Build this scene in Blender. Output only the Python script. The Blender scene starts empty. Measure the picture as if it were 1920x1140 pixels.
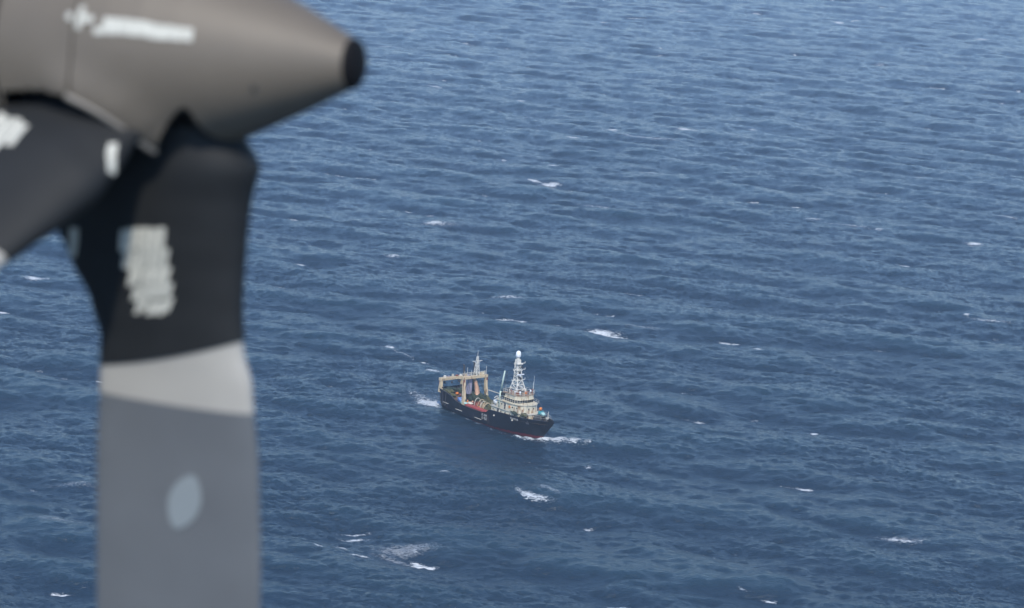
import bpy, bmesh, math, random
import numpy as np
from mathutils import Vector, Matrix

random.seed(7)
C = bpy.context.scene.collection
R = math.radians

# ------------------------------------------------------------------ camera, sky, sun
CAM_H = 184.0
PITCH, ROLL, HFOV = R(-13.05), R(3.0), R(25.0)
cam = bpy.data.cameras.new('camera')
cam_o = bpy.data.objects.new('camera', cam)
C.objects.link(cam_o)
Fw = Vector((0, math.cos(PITCH), math.sin(PITCH)))
Rt0 = Vector((1, 0, 0)); Up0 = Rt0.cross(Fw)
Rt = Rt0 * math.cos(ROLL) + Up0 * math.sin(ROLL)
Up = Up0 * math.cos(ROLL) - Rt0 * math.sin(ROLL)
cam_o.matrix_world = Matrix((
    (Rt.x, Up.x, -Fw.x, 0), (Rt.y, Up.y, -Fw.y, 0), (Rt.z, Up.z, -Fw.z, CAM_H), (0, 0, 0, 1)))
cam.sensor_width = 36
cam.lens = 18 / math.tan(HFOV / 2)
cam.clip_start = 0.5
cam.clip_end = 90000
cam.dof.use_dof = True
cam.dof.focus_distance = 680
cam.dof.aperture_fstop = 2.2
bpy.context.scene.camera = cam_o

SUN_AZ, SUN_EL = R(-184), R(50)      # azimuth measured from +Y clockwise (negative: to the left, behind the camera)
world = bpy.data.worlds.new('World'); bpy.context.scene.world = world
world.use_nodes = True
nt = world.node_tree
for n in list(nt.nodes): nt.nodes.remove(n)
sky = nt.nodes.new('ShaderNodeTexSky'); sky.sky_type = 'NISHITA'
sky.sun_disc = False; sky.sun_elevation = SUN_EL; sky.sun_rotation = SUN_AZ
sky.altitude = 200; sky.air_density = 1.0; sky.dust_density = .1; sky.ozone_density = 5
bg = nt.nodes.new('ShaderNodeBackground'); bg.inputs['Strength'].default_value = 0.15
wo = nt.nodes.new('ShaderNodeOutputWorld')
nt.links.new(sky.outputs[0], bg.inputs[0]); nt.links.new(bg.outputs[0], wo.inputs[0])

sun = bpy.data.lights.new('sun', 'SUN'); sun.energy = 2.7; sun.angle = R(0.53); sun.color = (1, .93, .82)
sun_o = bpy.data.objects.new('sun', sun); C.objects.link(sun_o)
sd = Vector((math.sin(SUN_AZ) * math.cos(SUN_EL), math.cos(SUN_AZ) * math.cos(SUN_EL), math.sin(SUN_EL)))
sun_o.rotation_euler = sd.to_track_quat('Z', 'Y').to_euler()
sun_o.location = (0, 0, 400)

vs = bpy.context.scene.view_settings
vs.view_transform = 'Standard'; vs.look = 'None'; vs.gamma = 1; vs.use_curve_mapping = False
vs.exposure = 0.6
cy = bpy.context.scene.cycles
cy.max_bounces = 6; cy.volume_bounces = 0; cy.diffuse_bounces = 3; cy.glossy_bounces = 3

# ------------------------------------------------------------------ materials
def mat(name, color, rough=.6, metal=0.0, spec=.5, noise=None, bump=0.0, rust=None, coat=0):
    """noise = (scale, amount): mottles the colour; rust = (scale, threshold, colour)."""
    m = bpy.data.materials.new(name); m.use_nodes = True
    t = m.node_tree; b = t.nodes['Principled BSDF']
    b.inputs['Roughness'].default_value = rough; b.inputs['Metallic'].default_value = metal
    b.inputs['Specular IOR Level'].default_value = spec
    b.inputs['Coat Weight'].default_value = coat
    col = (*color, 1)
    tc = t.nodes.new('ShaderNodeTexCoord')
    sc, am = noise or (2.0, .12)
    nz = t.nodes.new('ShaderNodeTexNoise'); nz.inputs['Scale'].default_value = sc; nz.inputs['Detail'].default_value = 5
    t.links.new(tc.outputs['Object'], nz.inputs['Vector'])
    mp = t.nodes.new('ShaderNodeMapRange'); mp.inputs[1].default_value = .3; mp.inputs[2].default_value = .7
    mp.inputs[3].default_value = 1 - am; mp.inputs[4].default_value = 1 + am
    t.links.new(nz.outputs[0], mp.inputs[0])
    mx = t.nodes.new('ShaderNodeVectorMath'); mx.operation = 'SCALE'; mx.inputs[0].default_value = color
    t.links.new(mp.outputs[0], mx.inputs['Scale'])
    out = mx.outputs[0]
    if rust:
        n2 = t.nodes.new('ShaderNodeTexNoise'); n2.inputs['Scale'].default_value = 1; n2.inputs['Detail'].default_value = 6
        mpn = t.nodes.new('ShaderNodeMapping'); mpn.inputs['Scale'].default_value = (rust[0], rust[0], rust[0] * .25)
        t.links.new(tc.outputs['Object'], mpn.inputs[0]); t.links.new(mpn.outputs[0], n2.inputs['Vector'])
        r2 = t.nodes.new('ShaderNodeMapRange'); r2.inputs[1].default_value = rust[1]; r2.inputs[2].default_value = rust[1] + .12
        t.links.new(n2.outputs[0], r2.inputs[0])
        m2 = t.nodes.new('ShaderNodeMix'); m2.data_type = 'RGBA'
        t.links.new(r2.outputs[0], m2.inputs[0]); t.links.new(out, m2.inputs[6]); m2.inputs[7].default_value = (*rust[2], 1)
        out = m2.outputs[2]
    t.links.new(out, b.inputs['Base Color'])
    if bump:
        bp = t.nodes.new('ShaderNodeBump'); bp.inputs['Strength'].default_value = bump; bp.inputs['Distance'].default_value = .05
        t.links.new(nz.outputs[0], bp.inputs['Height']); t.links.new(bp.outputs[0], b.inputs['Normal'])
    return m

RUST = (.16, .065, .03)
M = {}
M['spinner'] = mat('spinner_grey_brown_paint', (.128, .107, .083), .58, noise=(6, .05))
M['cap'] = mat('black_nose_rubber', (.005, .005, .006), .8, spec=.2, noise=(20, .1))
M['seam'] = mat('dark_seam', (.05, .045, .04), .7)
M['rim'] = mat('rim_seal', (.20, .18, .155), .5)
M['cuff'] = mat('black_cuff_rubber', (.014, .0155, .017), .7, spec=.3, noise=(8, .10))
M['band'] = mat('pale_blade_band', (.36, .34, .305), .5, noise=(5, .04))
M['blade'] = mat('blade_grey_blue_paint', (.115, .121, .128), .38, noise=(3, .08))
M['badge'] = mat('pale_badge', (.21, .235, .245), .5, noise=(5, .04))
M['stencil'] = mat('white_stencil_paint', (.50, .49, .43), .6, noise=(40, .12))
M['nacelle'] = mat('nacelle_grey_paint', (.22, .22, .21), .5, noise=(4, .05))
M['hullgrey'] = mat('scuffed_hull_grey', (.05, .05, .065), .6, noise=(2, .3))
M['letter'] = mat('worn_white_lettering', (.30, .30, .29), .7, noise=(2, .35))
M['rooftan'] = mat('rust_stained_roof', (.36, .28, .20), .8, noise=(1.5, .3), rust=(1.0, .5, RUST))
M['rustcream'] = mat('rust_weeping_paint', (.36, .24, .16), .75, noise=(2, .35))
M['dark'] = mat('dark_void', (.01, .01, .012), .8)

M['cream'] = mat('cream_ship_paint', (.62, .56, .42), .6, noise=(.8, .12), rust=(1.3, .55, (.33, .20, .11)))
M['white'] = mat('white_ship_paint', (.74, .72, .66), .55, noise=(1.2, .08), rust=(1.6, .68, (.38, .25, .15)))
M['gantry'] = mat('gantry_buff_paint', (.56, .45, .29), .6, noise=(1, .14), rust=(1.5, .58, (.22, .10, .06)))
M['glass'] = mat('dark_window_glass', (.012, .015, .02), .12)
M['deck'] = mat('worn_deck', (.13, .105, .07), .85, noise=(1.2, .3), rust=(1.0, .5, RUST))
M['rustred'] = mat('rusty_red_steel', (.22, .07, .045), .7, noise=(2, .2))
M['red'] = mat('red_tarpaulin', (.33, .055, .045), .6, noise=(1.5, .2), bump=.3)
M['blue'] = mat('blue_tarpaulin', (.12, .20, .42), .6, noise=(2, .2))
M['lightblue'] = mat('pale_blue_plastic', (.30, .45, .62), .5)
M['teal'] = mat('teal_canvas', (.03, .22, .25), .6, noise=(2, .2))
M['paleteal'] = mat('pale_teal_canvas', (.30, .48, .46), .6, noise=(2, .2))
M['net'] = mat('olive_net', (.075, .075, .035), .95, noise=(3, .5), bump=1)
M['netdark'] = mat('dark_green_net', (.03, .045, .03), .95, noise=(3, .5), bump=1)
M['orange'] = mat('orange_plastic', (.65, .20, .04), .5)
M['peach'] = mat('peach_funnel_paint', (.55, .33, .22), .6, noise=(1.2, .15))
M['lilac'] = mat('lilac_grey_paint', (.30, .28, .36), .6)
M['palegreen'] = mat('pale_green_paint', (.48, .58, .50), .55, noise=(1, .08))
M['steel'] = mat('dark_steel', (.05, .05, .055), .55)
M['mast'] = mat('mast_white_paint', (.66, .64, .58), .5, noise=(1.5, .06), rust=(2, .70, (.4, .28, .18)))
M['dome'] = mat('radome_white', (.82, .84, .86), .35)
M['rail'] = mat('rail_paint', (.50, .47, .40), .6)

def hull_mat():
    m = mat('hull_black_paint', (.009, .011, .018), .55, spec=.25, noise=(.7, .25), rust=(.55, .63, (.055, .035, .035)))
    t = m.node_tree; b = t.nodes['Principled BSDF']
    src = b.inputs['Base Color'].links[0].from_socket
    tc = t.nodes.new('ShaderNodeTexCoord'); sp = t.nodes.new('ShaderNodeSeparateXYZ')
    t.links.new(tc.outputs['Object'], sp.inputs[0])
    # antifouling line: z below 0.35 + 0.045 x (she trims by the stern, so red shows forward)
    a = t.nodes.new('ShaderNodeMath'); a.operation = 'MULTIPLY_ADD'; a.inputs[1].default_value = -.040; a.inputs[2].default_value = -.20
    t.links.new(sp.outputs[0], a.inputs[0])
    s = t.nodes.new('ShaderNodeMath'); s.operation = 'ADD'; t.links.new(sp.outputs[2], s.inputs[0]); t.links.new(a.outputs[0], s.inputs[1])
    n = t.nodes.new('ShaderNodeTexNoise'); n.inputs['Scale'].default_value = .8; t.links.new(tc.outputs['Object'], n.inputs['Vector'])
    k = t.nodes.new('ShaderNodeMath'); k.operation = 'MULTIPLY_ADD'; k.inputs[1].default_value = .8; k.inputs[2].default_value = -.4
    t.links.new(n.outputs[0], k.inputs[0])
    s2 = t.nodes.new('ShaderNodeMath'); s2.operation = 'ADD'; t.links.new(s.outputs[0], s2.inputs[0]); t.links.new(k.outputs[0], s2.inputs[1])
    l = t.nodes.new('ShaderNodeMath'); l.operation = 'LESS_THAN'; l.inputs[1].default_value = 0
    t.links.new(s2.outputs[0], l.inputs[0])
    mx = t.nodes.new('ShaderNodeMix'); mx.data_type = 'RGBA'
    t.links.new(l.outputs[0], mx.inputs[0]); t.links.new(src, mx.inputs[6]); mx.inputs[7].default_value = (.15, .020, .026, 1)
    t.links.new(mx.outputs[2], b.inputs['Base Color'])
    return m
M['hull'] = hull_mat()

# ------------------------------------------------------------------ object helpers
def tag(o, label=None, cat=None, group=None, kind=None):
    if label: o['label'] = label
    if cat: o['category'] = cat
    if group: o['group'] = group
    if kind: o['kind'] = kind
    return o

def empty(name, mw=None):
    o = bpy.data.objects.new(name, None); C.objects.link(o)
    o.empty_display_size = .3
    if mw is not None: o.matrix_world = mw
    return o

def mesh_obj(name, verts, faces, m, parent=None, smooth=False):
    me = bpy.data.meshes.new(name); me.from_pydata([tuple(v) for v in verts], [], faces); me.update()
    if smooth: me.polygons.foreach_set('use_smooth', [True] * len(me.polygons))
    me.materials.append(m)
    o = bpy.data.objects.new(name, me); C.objects.link(o)
    if parent: o.parent = parent
    return o

def bm_obj(name, bm, m, parent=None, smooth=False):
    bmesh.ops.recalc_face_normals(bm, faces=bm.faces)
    me = bpy.data.meshes.new(name); bm.to_mesh(me); bm.free()
    if smooth: me.polygons.foreach_set('use_smooth', [True] * len(me.polygons))
    me.materials.append(m)
    o = bpy.data.objects.new(name, me); C.objects.link(o)
    if parent: o.parent = parent
    return o

def box(bm, x0, x1, y0, y1, z0, z1, bev=0, mtx=None):
    r = bmesh.ops.create_cube(bm, size=1)
    vs_ = r['verts']
    for v in vs_:
        v.co = Vector((x0 + (v.co.x + .5) * (x1 - x0), y0 + (v.co.y + .5) * (y1 - y0), z0 + (v.co.z + .5) * (z1 - z0)))
        if mtx is not None: v.co = mtx @ v.co
    if bev:
        es = list({e for v in vs_ for e in v.link_edges})
        bmesh.ops.bevel(bm, geom=es, offset=bev, segments=2, affect='EDGES', profile=.6)
    return bm

def tube(bm, p, q, r0, r1=None, n=8):
    p = Vector(p); q = Vector(q); r1 = r0 if r1 is None else r1
    d = (q - p); L = d.length
    if L < 1e-6: return bm
    rot = d.to_track_quat('Z', 'Y').to_matrix().to_4x4()
    bmesh.ops.create_cone(bm, cap_ends=True, segments=n, radius1=r0, radius2=r1, depth=L,
                          matrix=Matrix.Translation((p + q) / 2) @ rot)
    return bm

def pipe(bm, pts, r, n=6):
    for a, b in zip(pts[:-1], pts[1:]): tube(bm, a, b, r, r, n)
    return bm

def lathe(prof, n=64, axis='X'):
    """prof = list of (s, r) along the axis; closed ends where r=0."""
    verts = []; faces = []
    for s, r in prof:
        for i in range(n):
            a = 2 * math.pi * i / n
            if axis == 'X': verts.append((s, r * math.cos(a), r * math.sin(a)))
            else: verts.append((r * math.cos(a), r * math.sin(a), s))
    for j in range(len(prof) - 1):
        for i in range(n):
            k = (i + 1) % n
            faces.append((j * n + i, j * n + k, (j + 1) * n + k, (j + 1) * n + i))
    return verts, faces

def blob(bm, c, rx, ry, rz, seed, amp=.25, sub=3):
    rnd = random.Random(seed)
    r = bmesh.ops.create_icosphere(bm, subdivisions=sub, radius=1)
    ph = [(rnd.uniform(0, 6), rnd.uniform(2, 5), rnd.uniform(2, 5), rnd.uniform(2, 5)) for _ in range(4)]
    for v in r['verts']:
        d = v.co.copy()
        k = 1 + amp * sum(math.sin(p0 + a * d.x + b * d.y + c_ * d.z) for p0, a, b, c_ in ph) / 3
        v.co = Vector((c[0] + d.x * rx * k, c[1] + d.y * ry * k, c[2] + d.z * rz * k))
    return bm

# ------------------------------------------------------------------ ship placing
SHIP_POS = Vector((-2.8, 641.2, 0.0)); SHIP_HEAD = R(-50); SHIP_ROLL = R(2.2); SHIP_TRIM = R(-0.8)
ship_mw = (Matrix.Translation(SHIP_POS) @ Matrix.Rotation(SHIP_HEAD, 4, 'Z') @
           Matrix.Rotation(SHIP_TRIM, 4, 'Y') @ Matrix.Rotation(-SHIP_ROLL, 4, 'X'))

# ------------------------------------------------------------------ the sea
def fft_tile(N, L, lam_min, lam_max, hs, lam_peak, wdir, spread, seed, chop):
    rng = np.random.default_rng(seed)
    k1 = np.fft.fftfreq(N, L / N) * 2 * np.pi
    kx, ky = np.meshgrid(k1, k1, indexing='xy')
    k = np.hypot(kx, ky); k[0, 0] = 1e-6
    kp = 2 * np.pi / lam_peak
    S = np.exp(-1.25 * (kp / k) ** 2) / k ** 4.0           # wind sea
    S = S * (1 - .45 / (1 + (2 * np.pi / 16 / k) ** 4) + 2.0 / (1 + (2 * np.pi / 4 / k) ** 4))     # young chop on top of the swell
    th = np.arctan2(ky, kx)
    # the short chop runs with the wind, the long swell a little across it
    wd = wdir + (math.atan2(-.99, -.08) - wdir) / (1 + (2 * np.pi / 14 / k) ** 3)
    c = np.cos(th - wd)
    sp = spread * np.clip(1 - .6 * np.log(np.maximum(k / kp, 1)) / np.log(12), .35, 1)
    D = np.where(c > 0, np.maximum(c, 0) ** (2 * sp), 0) + .03
    band = (k > 2 * np.pi / lam_max) & (k < 2 * np.pi / lam_min)
    A = np.sqrt(S * D) * band
    h0 = (rng.normal(size=(N, N)) + 1j * rng.normal(size=(N, N))) * A
    H = np.fft.ifft2(h0) * N * N
    f = None
    z = H.real
    h0r = np.fft.fft2(z)
    nk = k.copy()
    dx = np.fft.ifft2(-1j * kx / nk * h0r).real
    dy = np.fft.ifft2(-1j * ky / nk * h0r).real
    return z, dx, dy, h0r, kx, ky, nk

WDIR = math.atan2(-.90, -.44)       # waves run towards the camera and a little to its left
# long waves, one tile that covers the whole view
NA, LA = 2048, 1434.0
zA, dxA, dyA, hA, kxA, kyA, nkA = fft_tile(NA, LA, 3.0, 220, 1, 46.0, WDIR, 3.2, 11, 1)
HS = 2.25
sc = (HS / 4) / zA.std()
zA *= sc; dxA *= sc; dyA *= sc
# fold measure where the crests pinch: this is where they break
CH = .95
hAf = hA * sc * np.exp(-(nkA / (2 * np.pi / 6.0)) ** 2)
Dxx = np.fft.ifft2(-1j * kxA / nkA * 1j * kxA * hAf).real
Dyy = np.fft.ifft2(-1j * kyA / nkA * 1j * kyA * hAf).real
Dxy = np.fft.ifft2(-1j * kxA / nkA * 1j * kyA * hAf).real
J = (1 + CH * Dxx) * (1 + CH * Dyy) - (CH * Dxy) ** 2
t_hi = np.quantile(J, .0013); t_lo = np.quantile(J, .0065)
foamA = np.clip((t_lo - J) / (t_lo - t_hi), 0, 1)
# slow patches of rougher and smoother water, -1..1
rngG = np.random.default_rng(9); GF = np.exp(-((nkA - 2 * np.pi / 120) / (2 * np.pi / 160)) ** 2)
zG = np.fft.ifft2((rngG.normal(size=(NA, NA)) + 1j * rngG.normal(size=(NA, NA))) * GF).real
zG = np.clip(zG / zG.std() * .6, -1, 1)
# short chop, smaller tile
NB, LB = 1024, 197.0
zB, dxB, dyB, hB, kxB, kyB, nkB = fft_tile(NB, LB, .55, 3.0, 1, 46.0, WDIR, 2.0, 5, 1)
# match the energy of the two bands through the same spectrum
def band_var(l0, l1):
    kk = np.linspace(2 * np.pi / l1, 2 * np.pi / l0, 4000); kp = 2 * np.pi / 46.0
    return np.sum(np.exp(-1.25 * (kp / kk) ** 2) / kk ** 3.0 * (1 - .45 / (1 + (2 * np.pi / 16 / kk) ** 4) + 2.0 / (1 + (2 * np.pi / 4 / kk) ** 4))) * (kk[1] - kk[0])
sB = (HS / 4) * math.sqrt(band_var(.55, 3.0) / band_var(3.0, 220)) * 1.15
q = sB / zB.std(); zB *= q; dxB *= q; dyB *= q

def samp(T, x, y, L):
    N = T.shape[0]
    u = (x / L * N) % N; v = (y / L * N) % N
    i = np.floor(u).astype(np.int32); j = np.floor(v).astype(np.int32)
    fu = (u - i).astype(np.float32); fv = (v - j).astype(np.float32)
    i %= N; j %= N; i2 = (i + 1) % N; j2 = (j + 1) % N
    return (T[j, i] * (1 - fu) * (1 - fv) + T[j, i2] * fu * (1 - fv) + T[j2, i] * (1 - fu) * fv + T[j2, i2] * fu * fv)

# rings round the point below the aircraft: fine where the view falls, coarse elsewhere
fine_a = np.linspace(-15.5, 15.5, 1180)
ang = np.concatenate([np.linspace(-180, -18, 56)[:-1], np.array([-18., -17., -16.]), fine_a, np.array([16., 17., 18.]), np.linspace(18, 180, 56)[1:-1]])
nr = 1180
inv = np.linspace(1 / 425.0, 1 / 2600.0, nr)
rf = 1 / inv
rr = np.concatenate([[2, 60, 150, 230, 300, 350, 390, 412], rf, 2600 * 1.04 ** np.arange(1, 59)])
AA, RR = np.meshgrid(np.radians(ang), rr)
X = (RR * np.sin(AA)).ravel(); Y = (RR * np.cos(AA)).ravel()
rrv = RR.ravel(); aav = np.abs(np.degrees(AA.ravel()))
edge = np.clip((15.9 - aav) / .5, 0, 1) * np.clip((rrv - 400) / 25, 0, 1) * np.clip((3200 - rrv) / 500, 0, 1)
gu = samp(zG, X, Y, LA)
wB = edge * (.75 + .5 * gu) * np.clip((1900 - rrv) / 1100, .2, 1)
z = samp(zA, X, Y, LA) * edge
ox = samp(dxA, X, Y, LA) * edge * CH
oy = samp(dyA, X, Y, LA) * edge * CH
z += samp(zB, X, Y, LB) * wB; ox += samp(dxB, X, Y, LB) * wB * .9; oy += samp(dyB, X, Y, LB) * wB * .9
foam = samp(foamA, X, Y, LA) * edge

# foam streaks seen in the photograph, at their places on the water: x, y, half length, half width, turn, strength
FOAM = [
    (29.8, 761.1, 7.8, 2.95, -0.06, 1.00, 0),
    (44.2, 770.0, 8.4, 2.59, 0.01, 0.60, 1),
    (8.5, 573.8, 5.9, 1.67, -0.73, 0.85, 0),
    (12.3, 577.2, 5.1, 1.41, -0.36, 0.60, 1),
    (-34.9, 538.5, 4.5, 0.66, 0.01, 0.90, 0),
    (-34.9, 533.2, 3.4, 1.08, -0.04, 0.90, 0),
    (-37.8, 525.5, 2.7, 1.08, -0.55, 0.80, 0),
    (-33.8, 519.6, 3.8, 0.56, -0.45, 0.80, 0),
    (-43.7, 525.3, 1.8, 0.59, -0.36, 0.80, 0),
    (-22.6, 528.1, 8.9, 3.41, 0.03, 0.75, 1),
    (-24.7, 521.4, 7.4, 2.07, -0.08, 0.60, 1),
    (-33.5, 932.5, 5.1, 3.09, -0.12, 0.80, 0),
    (-29.2, 934.8, 9.2, 4.25, -0.24, 0.50, 1),
    (7.4, 1048.7, 4.6, 1.78, -0.70, 1.00, 0),
    (14.8, 1042.5, 5.0, 3.78, -0.19, 1.00, 0),
    (26.7, 1179.1, 4.6, 3.06, -0.67, 1.00, 0),
    (48.3, 1211.8, 3.8, 3.01, -0.23, 0.90, 0),
    (65.6, 1196.9, 22.9, 2.12, -0.79, 0.60, 0),
    (89.1, 1228.6, 6.9, 3.71, -0.50, 1.00, 0),
    (101.4, 554.4, 5.8, 1.63, 0.04, 0.70, 0),
    (101.8, 555.1, 7.0, 2.34, 0.03, 0.60, 1),
    (248.2, 1844.7, 4.9, 9.32, 0.02, 1.00, 0),
    (263.4, 1860.2, 2.3, 7.37, -0.68, 1.00, 0),
    (90.5, 650.3, 1.6, 1.37, -0.76, 1.00, 0),
    (-52.7, 1346.3, 6.8, 2.63, -0.80, 0.80, 0),
    (-39.0, 723.3, 2.8, 1.59, -0.59, 0.90, 0),
    (-34.2, 716.6, 5.5, 0.66, -0.95, 0.60, 0),
    (-23.5, 692.0, 3.7, 1.08, -0.92, 1.00, 0),
    (-46.2, 864.1, 2.7, 1.96, -0.43, 0.80, 0),
    (-1.8, 1308.3, 2.7, 2.78, -0.68, 0.90, 0),
    (-7.8, 1100.5, 1.8, 2.52, -0.18, 0.90, 0),
    (15.9, 1094.1, 2.7, 2.17, -0.87, 0.80, 0),
    (191.9, 950.3, 4.3, 2.27, -0.79, 0.90, 0),
    (128.7, 986.4, 4.0, 2.01, -0.26, 0.70, 0),
    (142.3, 975.8, 14.7, 1.68, -0.60, 0.50, 0),
    (-168.3, 794.4, 5.3, 2.23, -0.24, 0.90, 0),
    (154.8, 970.2, 2.0, 1.83, -0.43, 0.80, 0),
    (-0.6, 800.9, 7.1, 1.86, 0.03, 0.60, 0),
    (82.5, 743.2, 2.0, 1.16, -0.77, 0.90, 0),
    (164.1, 812.3, 1.2, 1.52, -0.65, 1.00, 0),
    (171.8, 806.6, 9.1, 1.29, -0.43, 0.60, 0),
    (123.0, 1870.0, 7.4, 4.74, -0.14, 0.70, 0),
    (57.0, 1751.0, 5.1, 6.30, 0.07, 0.80, 0),
    (325.0, 1810.2, 4.2, 4.97, -0.74, 0.80, 0),
    (348.4, 1773.3, 9.5, 4.31, 0.02, 0.80, 0),
    (242.1, 1574.4, 4.3, 4.71, -0.41, 0.60, 0),
    (130.0, 1610.9, 6.4, 3.55, -0.12, 0.80, 0),
    (93.4, 1605.7, 5.1, 2.09, -0.94, 0.70, 0),
    (-19.9, 527.1, 1.1, 0.78, -0.41, 0.70, 0),
    (27.8, 495.6, 2.8, 0.93, -0.20, 0.80, 0),
    (34.9, 993.1, 9.4, 2.37, -0.57, 0.50, 0),
    (35.6, 1140.2, 2.8, 2.75, -0.02, 0.70, 0),
    (126.0, 1246.1, 2.8, 2.82, -0.53, 0.70, 0),
    (-15.3, 590.2, 1.4, 0.78, -0.74, 0.70, 0),
    (23.3, 602.3, 1.1, 1.21, -0.47, 0.70, 0),
    (57.1, 512.3, 1.6, 0.55, -0.55, 0.60, 0),
    (-109.3, 563.7, 6.5, 1.67, -0.11, 0.50, 1),
    (-107.6, 532.3, 6.7, 1.73, -0.01, 0.50, 1),
    (60.0, 1084.4, 9.6, 2.24, -0.46, 0.50, 0),
    (109.8, 1400.1, 7.5, 4.02, -0.17, 0.50, 0),
    (-98.9, 1608.6, 8.8, 5.25, -0.19, 0.50, 0),
    (-136.4, 1678.0, 7.5, 5.36, -0.40, 0.50, 0),
    (-77.8, 1632.1, 15.8, 2.78, 1.04, 0.50, 0),
    (-90.2, 1529.9, 12.8, 3.14, -0.25, 0.50, 0),
    (219.9, 1016.6, 6.1, 2.08, -0.34, 0.60, 0),
    (196.7, 1113.4, 8.9, 2.57, -0.19, 0.50, 0),
]
soft = np.zeros_like(foam)
for (fx, fy, a, b, tn, st, sf) in FOAM:
    c_, s_ = math.cos(tn), math.sin(tn)
    m_ = (np.abs(X - fx) < a * 2.2) & (np.abs(Y - fy) < a * 2.2 + b * 2.2)
    u = (X[m_] - fx) * c_ + (Y[m_] - fy) * s_; v = -(X[m_] - fx) * s_ + (Y[m_] - fy) * c_
    v = v + .18 * a * np.sin(u / a * 2.1 + fx)          # bent, not a straight bar
    g = st * (1.15 if not sf else 1.15) * np.exp(-(u / a) ** 2 * 1.2 - (v / b) ** 2 * 1.2)
    if sf: soft[m_] = np.maximum(soft[m_], g)
    else: foam[m_] = np.maximum(foam[m_], g)

# wake and bow wave of the trawler, in ship coordinates
inv_ship = ship_mw.inverted()
shx = (X - SHIP_POS.x) * math.cos(SHIP_HEAD) + (Y - SHIP_POS.y) * math.sin(SHIP_HEAD)
shy = -(X - SHIP_POS.x) * math.sin(SHIP_HEAD) + (Y - SHIP_POS.y) * math.cos(SHIP_HEAD)
near = (np.abs(shx) < 70) & (np.abs(shy) < 45)
def g2(u, v, cu, cv, su, sv): return np.exp(-((u - cu) / su) ** 2 - ((v - cv) / sv) ** 2)
sx, sy = shx[near], shy[near]
bowf = .8 * g2(sx, sy, 18.2, -2.6, 2.4, 1.1) + .9 * g2(sx, sy, 20.8, .6, 1.8, 2.0) + .85 * g2(sx, sy, 23.4, 3.6, 1.7, 2.6) + .62 * g2(sx, sy, 26.2, 7.0, 1.6, 2.6) + .42 * g2(sx, sy, 28.8, 10.0, 1.6, 2.2) + .8 * g2(sx, sy, 15.5, -4.4, 2.2, .8)
hullf = .42 * sum(g2(sx, sy, u_, -5.5 - .5 * math.sin(u_), 1.6, .7) for u_ in (-17, -13.5, -7, -2, 4, 9.5))
sternf = .85 * g2(sx, sy, -22.5, -5.6, 3.5, 1.3) + g2(sx, sy, -25, -1, 2.6, 4.5) + .8 * g2(sx, sy, -28, -5, 3.5, 3.0) + .45 * g2(sx, sy, -34, -2, 6, 3)
foam[near] = np.maximum(foam[near], np.clip(bowf * 1.25, 0, 1.1)); foam[near] = np.maximum(foam[near], np.clip(sternf * 1.05, 0, 1)); foam[near] = np.maximum(foam[near], hullf)
wk = np.exp(-((sy + .05 * (sx + 24)) / (3.2 + .10 * np.maximum(-sx - 22, 0))) ** 2) * np.clip((-sx - 20) / 6, 0, 1) * np.exp(-np.maximum(-sx - 24, 0) / 16)
soft[near] = np.maximum(soft[near], .55 * wk)
calm = np.clip(1 - .75 * np.exp(-(sx / 26) ** 4 - (sy / 8) ** 4), 0, 1)
z[near] = z[near] * calm + .75 * np.clip(bowf, 0, 1.2) + .35 * np.clip(sternf, 0, 1)
ox[near] *= calm; oy[near] *= calm
z += foam * .10

nv = len(X); na = len(ang); nrr = len(rr)
co = np.empty((nv, 3), np.float32); co[:, 0] = X + ox; co[:, 1] = Y + oy; co[:, 2] = z
ii, jj = np.meshgrid(np.arange(na), np.arange(nrr - 1))
ii = ii.ravel(); jj = jj.ravel(); i2 = (ii + 1) % na
quads = np.stack([jj * na + ii, (jj + 1) * na + ii, (jj + 1) * na + i2, jj * na + i2], 1).astype(np.int32)
quads = quads[:, ::-1]
me = bpy.data.meshes.new('sea')
me.vertices.add(nv); me.vertices.foreach_set('co', co.ravel())
nq = len(quads)
me.loops.add(nq * 4); me.loops.foreach_set('vertex_index', quads.ravel())
me.polygons.add(nq)
me.polygons.foreach_set('loop_start', np.arange(0, nq * 4, 4, dtype=np.int32))
me.polygons.foreach_set('use_smooth', np.ones(nq, bool))
me.update(calc_edges=True)
at = me.attributes.new('foam', 'FLOAT', 'POINT'); at.data.foreach_set('value', foam.astype(np.float32))
at = me.attributes.new('spent_foam', 'FLOAT', 'POINT'); at.data.foreach_set('value', soft.astype(np.float32))
if me.polygons[nq // 2].normal.z < 0: me.flip_normals()

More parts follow.
